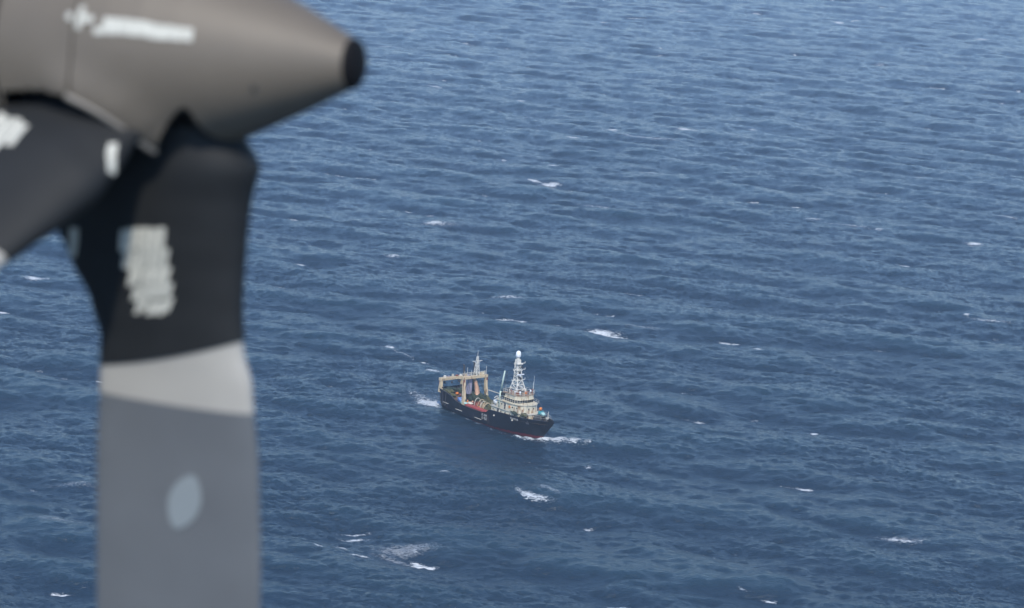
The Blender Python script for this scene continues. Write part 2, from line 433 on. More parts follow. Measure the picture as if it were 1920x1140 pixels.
def sea_mat():
    m = bpy.data.materials.new('sea_water'); m.use_nodes = True
    t = m.node_tree; b = t.nodes['Principled BSDF']; N = t.nodes.new; Lk = t.links.new
    b.inputs['IOR'].default_value = 1.333
    geo = N('ShaderNodeNewGeometry')
    def math_(op, a, b_=None, c=None):
        n = N('ShaderNodeMath'); n.operation = op
        for i_, v_ in enumerate((a, b_, c)):
            if v_ is None: continue
            if isinstance(v_, (int, float)): n.inputs[i_].default_value = v_
            else: Lk(v_, n.inputs[i_])
        return n.outputs[0]
    mp = N('ShaderNodeMapping'); mp.inputs['Rotation'].default_value = (0, 0, -R(26) * -1)
    Lk(geo.outputs['Position'], mp.inputs[0])
    mp2 = N('ShaderNodeMapping'); mp2.inputs['Rotation'].default_value = (0, 0, R(6)); mp2.inputs['Scale'].default_value = (.55, 1.0, 1.0)
    Lk(geo.outputs['Position'], mp2.inputs[0])
    def noise(vec, s, d, r=.55, dist=0.0):
        n = N('ShaderNodeTexNoise'); n.inputs['Scale'].default_value = s; n.inputs['Detail'].default_value = d
        n.inputs['Roughness'].default_value = r; n.inputs['Distortion'].default_value = dist
        Lk(vec, n.inputs['Vector']); return n.outputs[0]
    r1 = noise(mp2.outputs[0], 1.5, 5, .62, .3)
    r2 = noise(mp2.outputs[0], .5, 3, .5, .3)
    hgt = math_('ADD', math_('MULTIPLY', r1, .42), math_('MULTIPLY', r2, .5))
    bp = N('ShaderNodeBump'); bp.inputs['Strength'].default_value = .85; bp.inputs['Distance'].default_value = 1.0
    Lk(hgt, bp.inputs['Height'])
    # patches of wind-ruffled and smoother water
    gust = noise(geo.outputs['Position'], .012, 3, .5)
    ro = N('ShaderNodeMapRange'); ro.inputs[1].default_value = .35; ro.inputs[2].default_value = .65; ro.inputs[3].default_value = .09; ro.inputs[4].default_value = .18
    Lk(gust, ro.inputs[0])
    # foam
    fa = N('ShaderNodeAttribute'); fa.attribute_name = 'foam'
    fs = N('ShaderNodeAttribute'); fs.attribute_name = 'spent_foam'
    mp3 = N('ShaderNodeMapping'); mp3.inputs['Rotation'].default_value = (0, 0, R(18)); mp3.inputs['Scale'].default_value = (.5, 1.1, 1.1)
    Lk(geo.outputs['Position'], mp3.inputs[0])
    fn = noise(mp3.outputs[0], 2.0, 7, .7, .8)
    f1 = math_('ADD', math_('MULTIPLY', fa.outputs['Fac'], .95), math_('MULTIPLY', math_('SUBTRACT', fn, .5), 3.4))
    fr = N('ShaderNodeMapRange'); fr.inputs[1].default_value = .42; fr.inputs[2].default_value = .85
    Lk(f1, fr.inputs[0])
    has = N('ShaderNodeMapRange'); has.inputs[1].default_value = .02; has.inputs[2].default_value = .12; Lk(fa.outputs['Fac'], has.inputs[0])
    hard = math_('MULTIPLY', fr.outputs[0], has.outputs[0])
    f2 = math_('ADD', fs.outputs['Fac'], math_('MULTIPLY', math_('SUBTRACT', fn, .5), 3.4))
    fr2 = N('ShaderNodeMapRange'); fr2.inputs[1].default_value = .3; fr2.inputs[2].default_value = .9; fr2.inputs[4].default_value = .36
    Lk(f2, fr2.inputs[0])
    has2 = N('ShaderNodeMapRange'); has2.inputs[1].default_value = .02; has2.inputs[2].default_value = .3; Lk(fs.outputs['Fac'], has2.inputs[0])
    sf = math_('MULTIPLY', fr2.outputs[0], has2.outputs[0])
    fac = math_('MAXIMUM', hard, sf)
    # water body: deep blue, light through thin crests painted in, a little greener with height
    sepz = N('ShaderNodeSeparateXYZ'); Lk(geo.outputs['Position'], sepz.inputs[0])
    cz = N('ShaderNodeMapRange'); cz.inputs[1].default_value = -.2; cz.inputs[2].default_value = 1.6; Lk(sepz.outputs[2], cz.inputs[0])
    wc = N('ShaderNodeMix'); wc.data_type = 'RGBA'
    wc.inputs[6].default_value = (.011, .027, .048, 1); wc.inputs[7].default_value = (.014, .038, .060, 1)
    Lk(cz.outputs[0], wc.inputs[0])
    mx = N('ShaderNodeMix'); mx.data_type = 'RGBA'; Lk(fac, mx.inputs[0]); Lk(wc.outputs[2], mx.inputs[6]); mx.inputs[7].default_value = (.58, .61, .63, 1)
    Lk(mx.outputs[2], b.inputs['Base Color'])
    rx = N('ShaderNodeMix'); rx.data_type = 'FLOAT'; Lk(fac, rx.inputs[0]); Lk(ro.outputs[0], rx.inputs[2]); rx.inputs[3].default_value = .8
    Lk(rx.outputs[0], b.inputs['Roughness'])
    Lk(bp.outputs[0], b.inputs['Normal'])
    return m
me.materials.append(sea_mat())
sea = bpy.data.objects.new('sea', me); C.objects.link(sea); tag(sea, kind='structure')
sea['label'] = 'choppy deep blue open sea with scattered whitecaps'

# ------------------------------------------------------------------ the trawler
ship = empty('stern_trawler', ship_mw)
tag(ship, 'black-hulled stern trawler with cream wheelhouse, lattice masts and rusty gantries under way', 'fishing boat')

# stations: x, half breadth at rail, half breadth at waterline, rail height
ST = [(-23.0, 3.7, 1.6, 5.7), (-22.4, 4.3, 2.6, 5.8), (-21, 4.65, 3.6, 5.75), (-18, 4.75, 4.4, 5.4), (-15.5, 4.8, 4.6, 4.9), (-13.5, 4.8, 4.7, 4.0),
      (-11, 4.8, 4.7, 3.5), (-6, 4.8, 4.75, 3.3), (-1, 4.8, 4.75, 3.4), (1.0, 4.8, 4.7, 3.9), (2.2, 4.8, 4.7, 4.9), (6, 4.75, 4.4, 5.1),
      (10, 4.6, 3.7, 5.3), (14, 4.25, 2.6, 5.45), (17, 3.8, 1.5, 5.6), (19.5, 3.0, .5, 5.8), (21.5, 2.25, .08, 5.9), (23.4, 1.3, .05, 6.05), (24.8, .25, .02, 6.2)]
def st_at(x):
    for a, b in zip(ST[:-1], ST[1:]):
        if x <= b[0]:
            t = max(0, (x - a[0]) / (b[0] - a[0])); return [a[i] + (b[i] - a[i]) * t for i in range(4)]
    return list(ST[-1])
def stem_z(x):            # lowest point of the profile: bow rakes, stern rises
    if x > 16: return -2.5 + (x - 18.2) * 1.18 if x > 18.2 else -2.5
    if x < -19: return -2.5 + (-19 - x) * .85
    return -2.5
verts = []; faces = []; xs = sorted(set([s[0] for s in ST] + [-20, -16.8, -8, 3.5, 8, 12, 15.5, 18.3, 20.5, 22.3]))
NP = 11
for x in xs:
    _, hb, hw, zt = st_at(x); zk = stem_z(x)
    row = []
    for i in range(NP):
        t = i / (NP - 1)                                 # 0 rail .. 1 keel
        zz = zt + (zk - zt) * t
        u = max(0, min(1, zz / max(zt, .1)))
        y = hw + (hb - hw) * u ** .8
        if zz < .2 or zk > 0:
            w = (zz - zk) / max(.2 - zk, .01) if zk < 0 else (zz - zk) / (zt - zk)
            y = (y if zk > 0 else min(y, hw)) * max(0, min(1, w)) ** .5
        row.append((y, zz))
    for s in (-1, 1):
        for (y, zz) in (row if s < 0 else row[::-1]):
            verts.append((x + (.0 if abs(x) < 22.9 else 0), s * y, zz))
W = 2 * NP
for i in range(len(xs) - 1):
    for j in range(W - 1):
        a = i * W + j; faces.append((a, a + 1, a + W + 1, a + W))
faces.append(tuple(range(W))); e = (len(xs) - 1) * W; faces.append(tuple(range(e, e + W))[::-1])
hull = mesh_obj('hull', verts, faces, M['hull'], ship, True)
md = hull.modifiers.new('edges', 'EDGE_SPLIT'); md.split_angle = R(35)

def deck_plate(name, x0, x1, zfun, m, inset=.12):
    v = []; f = []; n = 10
    for i in range(n + 1):
        x = x0 + (x1 - x0) * i / n; hb = st_at(x)[1] - inset; zz = zfun(x)
        v += [(x, -hb, zz), (x, hb, zz)]
    for i in range(n): f.append((2 * i, 2 * i + 1, 2 * i + 3, 2 * i + 2))
    return mesh_obj(name, v, f, m, ship)
deck_plate('quarterdeck', -22.9, -13.2, lambda x: 4.6 - .04 * (x + 22.9), M['deck'])
deck_plate('main_deck', -14, 2.6, lambda x: 2.35, M['deck'])
deck_plate('forecastle_deck', 2.2, 23.6, lambda x: st_at(x)[3] - 1.0, M['deck'], .2)
# bulkheads closing the steps between decks
bm = bmesh.new(); box(bm, 2.2, 2.35, -4.65, 4.65, 2.3, 4.3); bm_obj('forecastle_bulkhead', bm, M['cream'], ship)
bm = bmesh.new(); box(bm, -13.5, -13.35, -4.65, 4.65, 2.3, 4.2); bm_obj('quarterdeck_bulkhead', bm, M['rustred'], ship)
# capping rail along each side
for s in (-1, 1):
    v = []; f = []
    xx = [-23.0] + [x for x in np.arange(-22.5, 24, .5)]
    for x in xx:
        _, hb, _, zt = st_at(float(x))
        v += [(x, s * (hb + .06), zt), (x, s * (hb - .22), zt), (x, s * (hb - .22), zt + .1), (x, s * (hb + .06), zt + .1)]
    for i in range(len(xx) - 1):
        for j in range(4):
            a = 4 * i + j; b_ = 4 * i + (j + 1) % 4; f.append((a, b_, b_ + 4, a + 4))
    mesh_obj('cap_rail', v, f, M['steel'], ship)
# rubbing strakes and fender bars on the quarter
for s in (-1, 1):
    for x in (-21.2, -19.6, -18.0):
        bm = bmesh.new(); hb = st_at(x)[1]
        tube(bm, (x, s * (hb + .02), st_at(x)[3] - .3), (x, s * (st_at(x)[2] + .45), 1.3), .10, .10, 6)
        bm_obj('fender_bar', bm, M['hullgrey'], ship)
    for (x0, x1, zz) in ((-19, -16.5, 2.3), (-13, -10, 1.6), (-4, -1, 1.2)):
        bm = bmesh.new()
        tube(bm, (x0, s * (st_at(x0)[1] + .03), zz), (x1, s * (st_at(x1)[1] + .03), zz), .09, .09, 6)
        bm_obj('rubbing_strake', bm, M['rail'], ship)
    for x in (4.5, 12.2):
        bm = bmesh.new(); bmesh.ops.create_uvsphere(bm, u_segments=10, v_segments=6, radius=.28, matrix=Matrix.Translation((x, s * (st_at(x)[1]), st_at(x)[3] - 1.3)))
        bm_obj('hawse_lip', bm, M['rail'], ship, True)
# hull lettering, too worn and small to read: short broken white strokes, both bows
rnd = random.Random(3)
def hull_marks(name, x0, n, pitch, zc, h, s, rows=1):
    bm = bmesh.new()
    for rw in range(rows):
        for i in range(n):
            x = x0 + i * pitch; zz = zc - rw * h * 1.25
            def y_at(x_, z_):
                _, hb, hw, zt = st_at(x_); return hw + (hb - hw) * max(0, min(1, z_ / zt)) ** .8 + .03
            w = pitch * .68
            for (ax, az, bx, bz) in ((0, -.5, .1, .5), (.1, .5, 1, .4), (.9, .4, .9, -.5), (.1, rnd.uniform(-.2, .2), .9, 0)):
                if rnd.random() < .12: continue
                p = (x + ax * w, s * y_at(x + ax * w, zz + az * h), zz + az * h); q_ = (x + bx * w, s * y_at(x + bx * w, zz + bz * h), zz + bz * h)
                tube(bm, p, q_, .07, .07, 4)
    bm_obj(name, bm, M['letter'], ship)
for s in (-1, 1):
    hull_marks('name_lettering', -.9, 3, .85, 2.75, .75, s, 2)
    hull_marks('bow_lettering', 11.3, 5, .62, 4.55, .5, s, 1)
# freeing ports along the waist
for s in (-1, 1):
    for k in range(6):
        x = -11.5 + k * 2.1
        bm = bmesh.new(); box(bm, x, x + .8, s * 4.8 - .03, s * 4.8 + .03, 2.45, 2.8)
        bm_obj('freeing_port', bm, M['dark'], ship)
# bow fender / stem bar, anchor
bm = bmesh.new(); tube(bm, (20.5, 0, .3), (24.85, 0, 6.15), .12, .16, 8); bm_obj('stem_bar', bm, M['hull'], ship)
for s in (-1, 1):
    bm = bmesh.new(); y = s * (st_at(17.6)[1] * .93)
    tube(bm, (17.6, y, 5.3), (17.6, y, 4.1), .1); tube(bm, (17.0, y, 4.3), (18.2, y, 4.3), .13); tube(bm, (17.6, y, 4.1), (17.1, y, 4.5), .12); tube(bm, (17.6, y, 4.1), (18.1, y, 4.5), .12)
    bm_obj('anchor', bm, M['steel'], ship)

# ---- deckhouse tiers
def prism(bm, outline, z0, z1, bev=.08):
    vb = [bm.verts.new((x, y, z0)) for x, y in outline]; vt = [bm.verts.new((x, y, z1)) for x, y in outline]
    n = len(outline)
    bm.faces.new(vb[::-1]); bm.faces.new(vt)
    es = []
    for i in range(n):
        f_ = bm.faces.new((vb[i], vb[(i + 1) % n], vt[(i + 1) % n], vt[i])); es += list(f_.edges)
    return bm
lower = [(2.5, -4.3), (9.5, -4.25), (15.2, -3.2), (16.2, -1.6), (16.4, 0), (16.2, 1.6), (15.2, 3.2), (9.5, 4.25), (2.5, 4.3)]
mid = [(4.4, -4.0), (10.5, -4.0), (13.6, -3.3), (14.8, -1.7), (15.1, 0), (14.8, 1.7), (13.6, 3.3), (10.5, 4.0), (4.4, 4.0)]
top = [(6.3, -3.5), (11.6, -3.5), (12.7, -2.4), (13.0, 0), (12.7, 2.4), (11.6, 3.5), (6.3, 3.5)]
dh = bm_obj('lower_deckhouse', prism(bmesh.new(), lower, 3.9, 6.3), M['cream'], ship)
mh = bm_obj('upper_deckhouse', prism(bmesh.new(), mid, 6.32, 8.6), M['cream'], ship)
wh = bm_obj('wheelhouse', prism(bmesh.new(), top, 8.62, 10.95), M['cream'], ship)
def ring_slab(name, outline, z0, z1, grow, m, parent):
    cx = sum(p[0] for p in outline) / len(outline)
    o2 = [((x - cx) * (1 + grow / 5) + cx, y * (1 + grow / 4)) for x, y in outline]
    return bm_obj(name, prism(bmesh.new(), o2, z0, z1), m, parent)
ring_slab('deck_edge', lower, 6.22, 6.34, .25, M['rail'], dh)
ring_slab('deck_edge', mid, 8.52, 8.64, .3, M['cream'], mh)
ring_slab('roof', top, 10.93, 11.06, .2, M['rooftan'], wh)
# raised bulwark in front of the wheelhouse (a pale screen under the window line)
def along(outline, t_list, closed=False):
    pts = []
    for a, b in zip(outline[:-1], outline[1:]):
        L = math.hypot(b[0] - a[0], b[1] - a[1]); n = max(1, int(round(L / t_list)))
        for k in range(n):
            t = (k + .5) / n
            dx_, dy_ = (b[0] - a[0]) / L, (b[1] - a[1]) / L
            pts.append(((a[0] + (b[0] - a[0]) * t, a[1] + (b[1] - a[1]) * t), (dx_, dy_), L / n))
    return pts
def panes(parent, outline, spacing, zc, w, h, m=M['glass'], name='window', rnd_gap=0, frame=True):
    for (p, d, L) in along(outline, spacing):
        if rnd_gap and rnd.random() < rnd_gap: continue
        ww = min(w, L * .86)
        mt = Matrix.Translation((p[0], p[1], zc)) @ Matrix(((d[0], -d[1], 0, 0), (d[1], d[0], 0, 0), (0, 0, 1, 0), (0, 0, 0, 1)))
        bm = bmesh.new(); box(bm, -ww / 2, ww / 2, -.05, .05, -h / 2, h / 2, 0, mt)
        bm_obj(name, bm, m, parent)
panes(wh, top[:2], .95, 9.3, .66, .80)                # starboard
panes(wh, top[1:6], .78, 9.3, .70, .80)               # front
panes(wh, top[5:], .95, 9.3, .66, .80)                # port
ring_slab('window_visor', [(x, y) for x, y in top], 9.74, 9.80, .18, M['cream'], wh)
panes(mh, mid[:2], 1.6, 7.6, .38, .38, name='porthole', rnd_gap=.2)
panes(mh, mid[1:8], 1.9, 7.6, .38, .38, name='porthole', rnd_gap=.3)
panes(dh, lower[:2], 1.75, 5.45, .36, .36, name='porthole')
panes(dh, lower[1:7], 1.8, 5.45, .34, .34, name='porthole', rnd_gap=.3)
def door(parent, x, y, z0, sgn):
    bm = bmesh.new(); box(bm, x - .38, x + .38, y - .06, y + .06, z0, z0 + 1.75)
    o = bm_obj('door', bm, M['dark'], parent)
    bm = bmesh.new(); box(bm, x - .46, x - .38, y - .09, y + .09, z0, z0 + 1.83); box(bm, x + .38, x + .46, y - .09, y + .09, z0, z0 + 1.83); box(bm, x - .378, x + .378, y - .09, y + .09, z0 + 1.75, z0 + 1.83)
    bm_obj('door_frame', bm, M['white'], parent)
for s in (-1, 1):
    door(dh, 5.6, s * 4.28, 4.3, s); door(mh, 8.2, s * 4.0, 6.4, s)
# vertical stiffeners on the front screen and cream side plates
for y in (-3.0, -2.2, -1.1, 0, 1.1, 2.2, 3.0):
    xx_ = 15.0 - .15 * abs(y) - (.9 if abs(y) > 2.5 else 0)
    bm = bmesh.new(); box(bm, xx_ - .02, xx_ + .08, y - .05, y + .05, 6.4, 8.5); bm_obj('stiffener', bm, M['white'], mh)

def railing(name, pts, z0, h, m, rows=2, step=1.3, closed=False, r=.035):
    bm = bmesh.new()
    P = pts + ([pts[0]] if closed else [])
    for a, b in zip(P[:-1], P[1:]):
        L = math.hypot(b[0] - a[0], b[1] - a[1]); n = max(1, int(L / step))
        for k in range(n + (0 if closed else 1)):
            x = a[0] + (b[0] - a[0]) * k / n; y = a[1] + (b[1] - a[1]) * k / n
            tube(bm, (x, y, z0), (x, y, z0 + h), r, r, 5)
        for j in range(1, rows + 1):
            tube(bm, (a[0], a[1], z0 + h * j / rows), (b[0], b[1], z0 + h * j / rows), r, r, 5)
    return bm_obj(name, bm, m, ship)
railing('railing', [(6.5, -3.6), (11.7, -3.6), (12.9, -2.4), (13.1, 0), (12.9, 2.4), (11.7, 3.6), (6.5, 3.6)], 11.05, 1.0, M['rail'], closed=True)
railing('railing', [(4.6, 4.3), (4.6, -4.3), (10.8, -4.35), (14.0, -3.55), (15.4, -1.8), (15.7, 0), (15.4, 1.8), (14.0, 3.55), (10.8, 4.35)], 8.63, .9, M['rail'])
railing('railing', [(2.6, 4.5), (2.6, -4.5), (9.5, -4.5)], 6.33, .9, M['rail'])
railing('railing', [(9.5, -4.55), (15.5, -3.45), (19.5, -2.3), (22.8, -.8)], 6.1, 1.0, M['rail'], r=.03)
railing('railing', [(9.5, 4.55), (15.5, 3.45), (19.5, 2.3), (22.8, .8)], 6.1, 1.0, M['rail'], r=.03)

# ---- main lattice mast on the wheelhouse
def lattice(bm, base, topc, wb, wt, n, r, dz_kink=None):
    """four legged lattice from base centre to top centre"""
    def ring(t):
        w = wb + (wt - wb) * t; c = Vector(base).lerp(Vector(topc), t)
        return [c + Vector((sx_ * w / 2, sy_ * w / 2, 0)) for sx_, sy_ in ((-1, -1), (1, -1), (1, 1), (-1, 1))]
    prev = ring(0)
    for i in range(1, n + 1):
        cur = ring(i / n)
        for k in range(4):
            tube(bm, prev[k], cur[k], r, r, 6)
            tube(bm, cur[k], cur[(k + 1) % 4], r * .7, r * .7, 5)
            a, b = (k, (k + 1) % 4) if i % 2 else ((k + 1) % 4, k)
            tube(bm, prev[a], cur[b], r * .6, r * .6, 5)
        prev = cur
    return bm
mx0 = 8.5; mtop = -.8
bm = bmesh.new(); lattice(bm, (mx0, 0, 11.0), (mx0 + mtop * .3, 0, 14.6), 3.6, 1.7, 3, .16); lattice(bm, (mx0 + mtop * .3, 0, 14.6), (mx0 + mtop, 0, 20.4), 1.7, .95, 6, .14)
mast = bm_obj('main_mast', bm, M['mast'], ship)
bm = bmesh.new(); box(bm, mx0 + mtop * .8 - .4, mx0 + mtop * .8 + .4, -.4, .4, 16.4, 20.6, .05); bm_obj('mast_column', bm, M['mast'], mast)
for (zz, hw, dp) in ((14.4, 2.4, .5), (17.4, 2.2, .45), (19.2, 2.0, .45)):
    bm = bmesh.new(); box(bm, mx0 - dp, mx0 + dp, -1.0, 1.0, zz, zz + .12); tube(bm, (mx0, -hw, zz + .2), (mx0, hw, zz + .2), .09); tube(bm, (mx0, -hw, zz + .2), (mx0, -hw, zz + .7), .06); tube(bm, (mx0, hw, zz + .2), (mx0, hw, zz + .7), .06)
    tube(bm, (mx0 - hw * .6, 0, zz + .16), (mx0 + hw * .6, 0, zz + .16), .07)
    bm_obj('crosstree', bm, M['mast'], mast)
bm = bmesh.new(); box(bm, mx0 + .6, mx0 + .9, -1.3, 1.3, 16.2, 16.45, .05); tube(bm, (mx0 + .75, 0, 15.8), (mx0 + .75, 0, 16.25), .2); bm_obj('radar_scanner', bm, M['dome'], mast)
bm = bmesh.new(); tube(bm, (mx0 + mtop, 0, 20.4), (mx0 + mtop, 0, 21.1), .42, .55, 12); bm_obj('radome_pedestal', bm, M['mast'], mast)
v, f = lathe([(21.1, .0), (21.1, .62), (21.4, .74), (22.0, .76), (22.5, .66), (22.85, .4), (23.0, .001)], 20, 'Z')
bm = bmesh.new(); o = mesh_obj('radome', [(x + mx0 + mtop, y, z_) for x, y, z_ in v], f, M['dome'], mast, True); bm.free()
for (dx_, dy_, zz) in ((.5, -.5, 15.6), (.55, .2, 15.2), (.5, .4, 18.5), (.5, -.3, 16.9)):
    bm = bmesh.new(); tube(bm, (mx0 + dx_, dy_, zz), (mx0 + dx_ + .35, dy_, zz - .05), .26, .3, 10); bm_obj('floodlight', bm, M['steel'], mast)
# stays
bm = bmesh.new()
for a, b in (((mx0, -.4, 19.5), (17.5, -2.8, 7.0)), ((mx0, .4, 19.5), (17.5, 2.8, 7.0)), ((mx0, -.5, 17.0), (6.2, -3.6, 11.2)), ((mx0, .5, 17.0), (6.2, 3.6, 11.2)), ((mx0, 0, 19), (-11.8, 0, 17.5)), ((mx0, 0, 16), (-11.8, -1, 11.9))):
    tube(bm, a, b, .03, .03, 4)
bm_obj('wire_stay', bm, M['steel'], ship)
# roof clutter: whip aerials, satellite domes, search lights, boxes
for (x, y, h, r_) in ((7, -3.2, 2.2, .045), (12.3, 2.6, 5.4, .05), (12.6, -.9, 1.9, .05), (11.4, 3.2, 3.2, .045), (6.8, 3.2, 3.0, .045), (7.4, -1.6, 1.5, .06), (11.2, -3.2, 1.6, .06)):
    bm = bmesh.new(); tube(bm, (x, y, 11.05), (x, y, 11.05 + h), r_, r_ * .6, 6); bm_obj('whip_aerial', bm, M['mast'], ship)
for (x, y, rr_) in ((11.9, 1.7, .42), (7.2, 2.3, .35), (12.0, -2.0, .3), (10.8, -2.9, .25)):
    bm = bmesh.new(); tube(bm, (x, y, 11.05), (x, y, 11.7), .1); bmesh.ops.create_uvsphere(bm, u_segments=12, v_segments=8, radius=rr_, matrix=Matrix.Translation((x, y, 11.75 + rr_ * .6))); bm_obj('satellite_dome', bm, M['dome'], ship, True)
for (x, y, s_, m_) in ((7.6, -2.4, .5, 'rail'), (8.2, 2.6, .6, 'white'), (11.2, .9, .45, 'orange'), (10.6, -1.8, .4, 'rustred')):
    bm = bmesh.new(); box(bm, x - s_, x + s_, y - s_ * .6, y + s_ * .6, 11.06, 11.06 + s_ * 1.3, .05); bm_obj('roof_locker', bm, M[m_], ship)

for i, (x, y, h, m_) in enumerate(((8.0, -3.0, 1.1, 'steel'), (9.4, -3.1, .9, 'rustred'), (12.2, -1.6, 1.0, 'steel'), (12.5, .3, .8, 'rustred'), (12.2, 1.0, 1.1, 'steel'), (7.0, .9, 1.2, 'rail'), (11.6, 2.9, 1.0, 'rustred'), (10.4, 3.1, .9, 'steel'))):
    bm = bmesh.new(); tube(bm, (x, y, 11.06), (x, y, 11.06 + h), .18, .14, 8); box(bm, x - .22, x + .22, y - .3, y + .3, 11.06 + h, 11.3 + h, .04); bm_obj('roof_lamp', bm, M[m_], ship)
for (x, y, z_, w_) in ((14.2, -2.6, 7.0, .5), (15.05, -.9, 6.9, .35), (15.0, .6, 7.1, .3), (13.2, -3.55, 6.9, .3), (14.3, 2.5, 7.0, .4)):     # rust weeping down the front screen
    bm = bmesh.new(); box(bm, x - .02, x + .14, y - w_ / 2, y + w_ / 2, z_ - .6, z_ + .5); bm_obj('rust_stained_plate', bm, M['rustcream'], ship)
# ---- pale green derrick post with slanting boom behind the bridge
bm = bmesh.new(); tube(bm, (5.5, -3.9, 6.3), (5.7, -3.9, 11.2), .34, .3, 10); tube(bm, (5.7, -3.9, 11.0), (6.9, -3.9, 17.3), .28, .18, 10)
pd = bm_obj('derrick_post', bm, M['palegreen'], ship, True)
bm = bmesh.new(); tube(bm, (6.3, -3.5, 11), (7.5, -3.4, 17.2), .08, .06, 6); tube(bm, (5.3, -3.9, 9.4), (6.4, -3.9, 9.4), .25, .25, 8); bm_obj('derrick_gear', bm, M['steel'], pd)
bm = bmesh.new(); box(bm, 6.2, 7.3, -4.25, -3.3, 10.2, 10.9, .1); bm_obj('vent_cowl', bm, M['dark'], ship)
# lifeboat / white covered tender abaft the bridge, starboard
bm = bmesh.new(); blob(bm, (3.9, -3.2, 7.35), 1.9, .85, .75, 5, .06); bm_obj('tender', bm, M['white'], ship, True)
bm = bmesh.new()
bm.free()
for x in (2.9, 4.9):
    bm = bmesh.new(); pipe(bm, [(x, -2.2, 6.3), (x, -2.2, 8.4), (x, -3.0, 8.9), (x, -3.8, 8.4)], .09); bm_obj('davit', bm, M['white'], ship)
# funnel casing of the midships house
bm = bmesh.new(); prism(bm, [(3.0, 1.2), (5.4, 1.2), (5.4, 3.2), (3.0, 3.2)], 6.35, 9.6); bm_obj('vent_casing', bm, M['cream'], ship)

# ---- gantries aft
def gantry(name, x, ztop, zfoot, hw, w, extra):
    g = []
    bm = bmesh.new(); box(bm, x - w * .6, x + w * .6, -hw - w / 2, hw + w / 2, ztop - w, ztop, .06)
    beam = bm_obj(name + '_beam', bm, M['gantry'], ship)
    for s in (-1, 1):
        bm = bmesh.new()
        a = Vector((x + extra, s * (hw + .1), zfoot)); b = Vector((x, s * (hw - .15), ztop - w))
        d = (b - a); n_ = 1
        for k in range(n_):
            box(bm, -.5, .5, -.5, .5, 0, 1, 0)
        for v_ in bm.verts:
            t = v_.co.z; c_ = a.lerp(b, t); ww = w * (1.25 - .35 * t)
            v_.co = Vector((c_.x + v_.co.x * ww, c_.y + v_.co.y * ww * .9, c_.z))
        leg = bm_obj(name + '_leg', bm, M['gantry'], ship)
        bm = bmesh.new(); box(bm, a.x - w * .5 - .12, a.x - w * .5 - .02, a.y - .25, a.y + .25, zfoot, ztop - w * 1.1); bm_obj('ladder_plate', bm, M['rustred'], leg)
        bm = bmesh.new(); tube(bm, (a.x + .1, a.y - s * .2, zfoot + 1.3), (a.x + .1, a.y - s * .9, zfoot + 1.3), .38, .38, 12); bm_obj('towing_block', bm, M['steel'], leg)
    return beam
ga = gantry('stern_gantry', -21.7, 8.9, 4.7, 4.05, .85, .2)
gm = gantry('net_gantry', -11.0, 11.6, 3.4, 4.15, .8, .9)
# catwalk clutter on the stern gantry
for (x, y, sx_, sy_, sz_, m_) in ((-21.7, -2.6, .7, .5, .55, 'white'), (-21.7, -1.2, .4, .8, .35, 'lilac'), (-21.8, .4, .5, .5, .7, 'rail'), (-21.7, 1.9, .6, .7, .4, 'rustred'), (-21.6, 3.2, .5, .5, .5, 'white')):
    bm = bmesh.new(); box(bm, x - sx_ / 2, x + sx_ / 2, y - sy_ / 2, y + sy_ / 2, 8.9, 8.9 + sz_, .04); bm_obj('gantry_locker', bm, M[m_], ship)
for (yy, zz) in ((-2.6, 8.0), (.1, 7.9), (2.7, 8.0)):
    bm = bmesh.new(); tube(bm, (-21.7, yy, 8.1), (-21.7, yy, zz - .6), .08); tube(bm, (-21.7, yy - .15, zz - .7), (-21.7, yy + .15, zz - .7), .36, .36, 12); bm_obj('hanging_block', bm, M['steel'], ship)
bm = bmesh.new()
for y in (-3.6, 3.6):                                   # fore-and-aft catwalk joining the two gantries
    tube(bm, (-21.5, y, 8.6), (-11.2, y, 10.9), .12, .12, 6); tube(bm, (-21.5, y, 9.3), (-11.2, y, 11.6), .05, .05, 5)
bm_obj('catwalk', bm, M['gantry'], ship)
railing('railing', [(-11.3, -4.1), (-11.3, 4.1), (-11.7, 4.1), (-11.7, -4.1)], 11.6, .85, M['rail'], closed=True)
for (x, y, h) in ((-11.0, -3.9, 1.6), (-11.2, -2.8, 2.6), (-11.0, 4.1, 2.5), (-11.1, 3.6, 1.2), (-11.0, -1.4, 1.8)):
    bm = bmesh.new(); tube(bm, (x, y, 11.6), (x, y, 11.6 + h), .06, .04, 6); bm_obj('whip_aerial', bm, M['mast'], ship)
for (y, s_, m_) in ((-3.3, .6, 'gantry'), (-2.3, .45, 'lilac'), (2.2, .6, 'gantry'), (3.2, .75, 'cream'), (.9, .4, 'rail')):
    bm = bmesh.new(); box(bm, -11.3, -11.7, y - s_ / 2, y + s_ / 2, 11.61, 11.61 + s_, .04); bm_obj('gantry_locker', bm, M[m_], ship)
bm = bmesh.new(); lattice(bm, (-11.0, .5, 11.6), (-11.0, .5, 17.2), 1.25, .35, 6, .08); am = bm_obj('aft_mast', bm, M['mast'], ship)
bm = bmesh.new(); tube(bm, (-11.0, .5, 17.1), (-11.0, .5, 19.0), .07, .04, 6); bm_obj('mast_pole', bm, M['mast'], am)
bm = bmesh.new(); tube(bm, (-11.0, -1.3, 15.9), (-11.0, 2.3, 15.9), .07); tube(bm, (-11.0, -.9, 15.9), (-11.0, .3, 15.2), .04); tube(bm, (-11.0, 1.9, 15.9), (-11.0, .7, 15.2), .04); bm_obj('crosstree', bm, M['mast'], am)
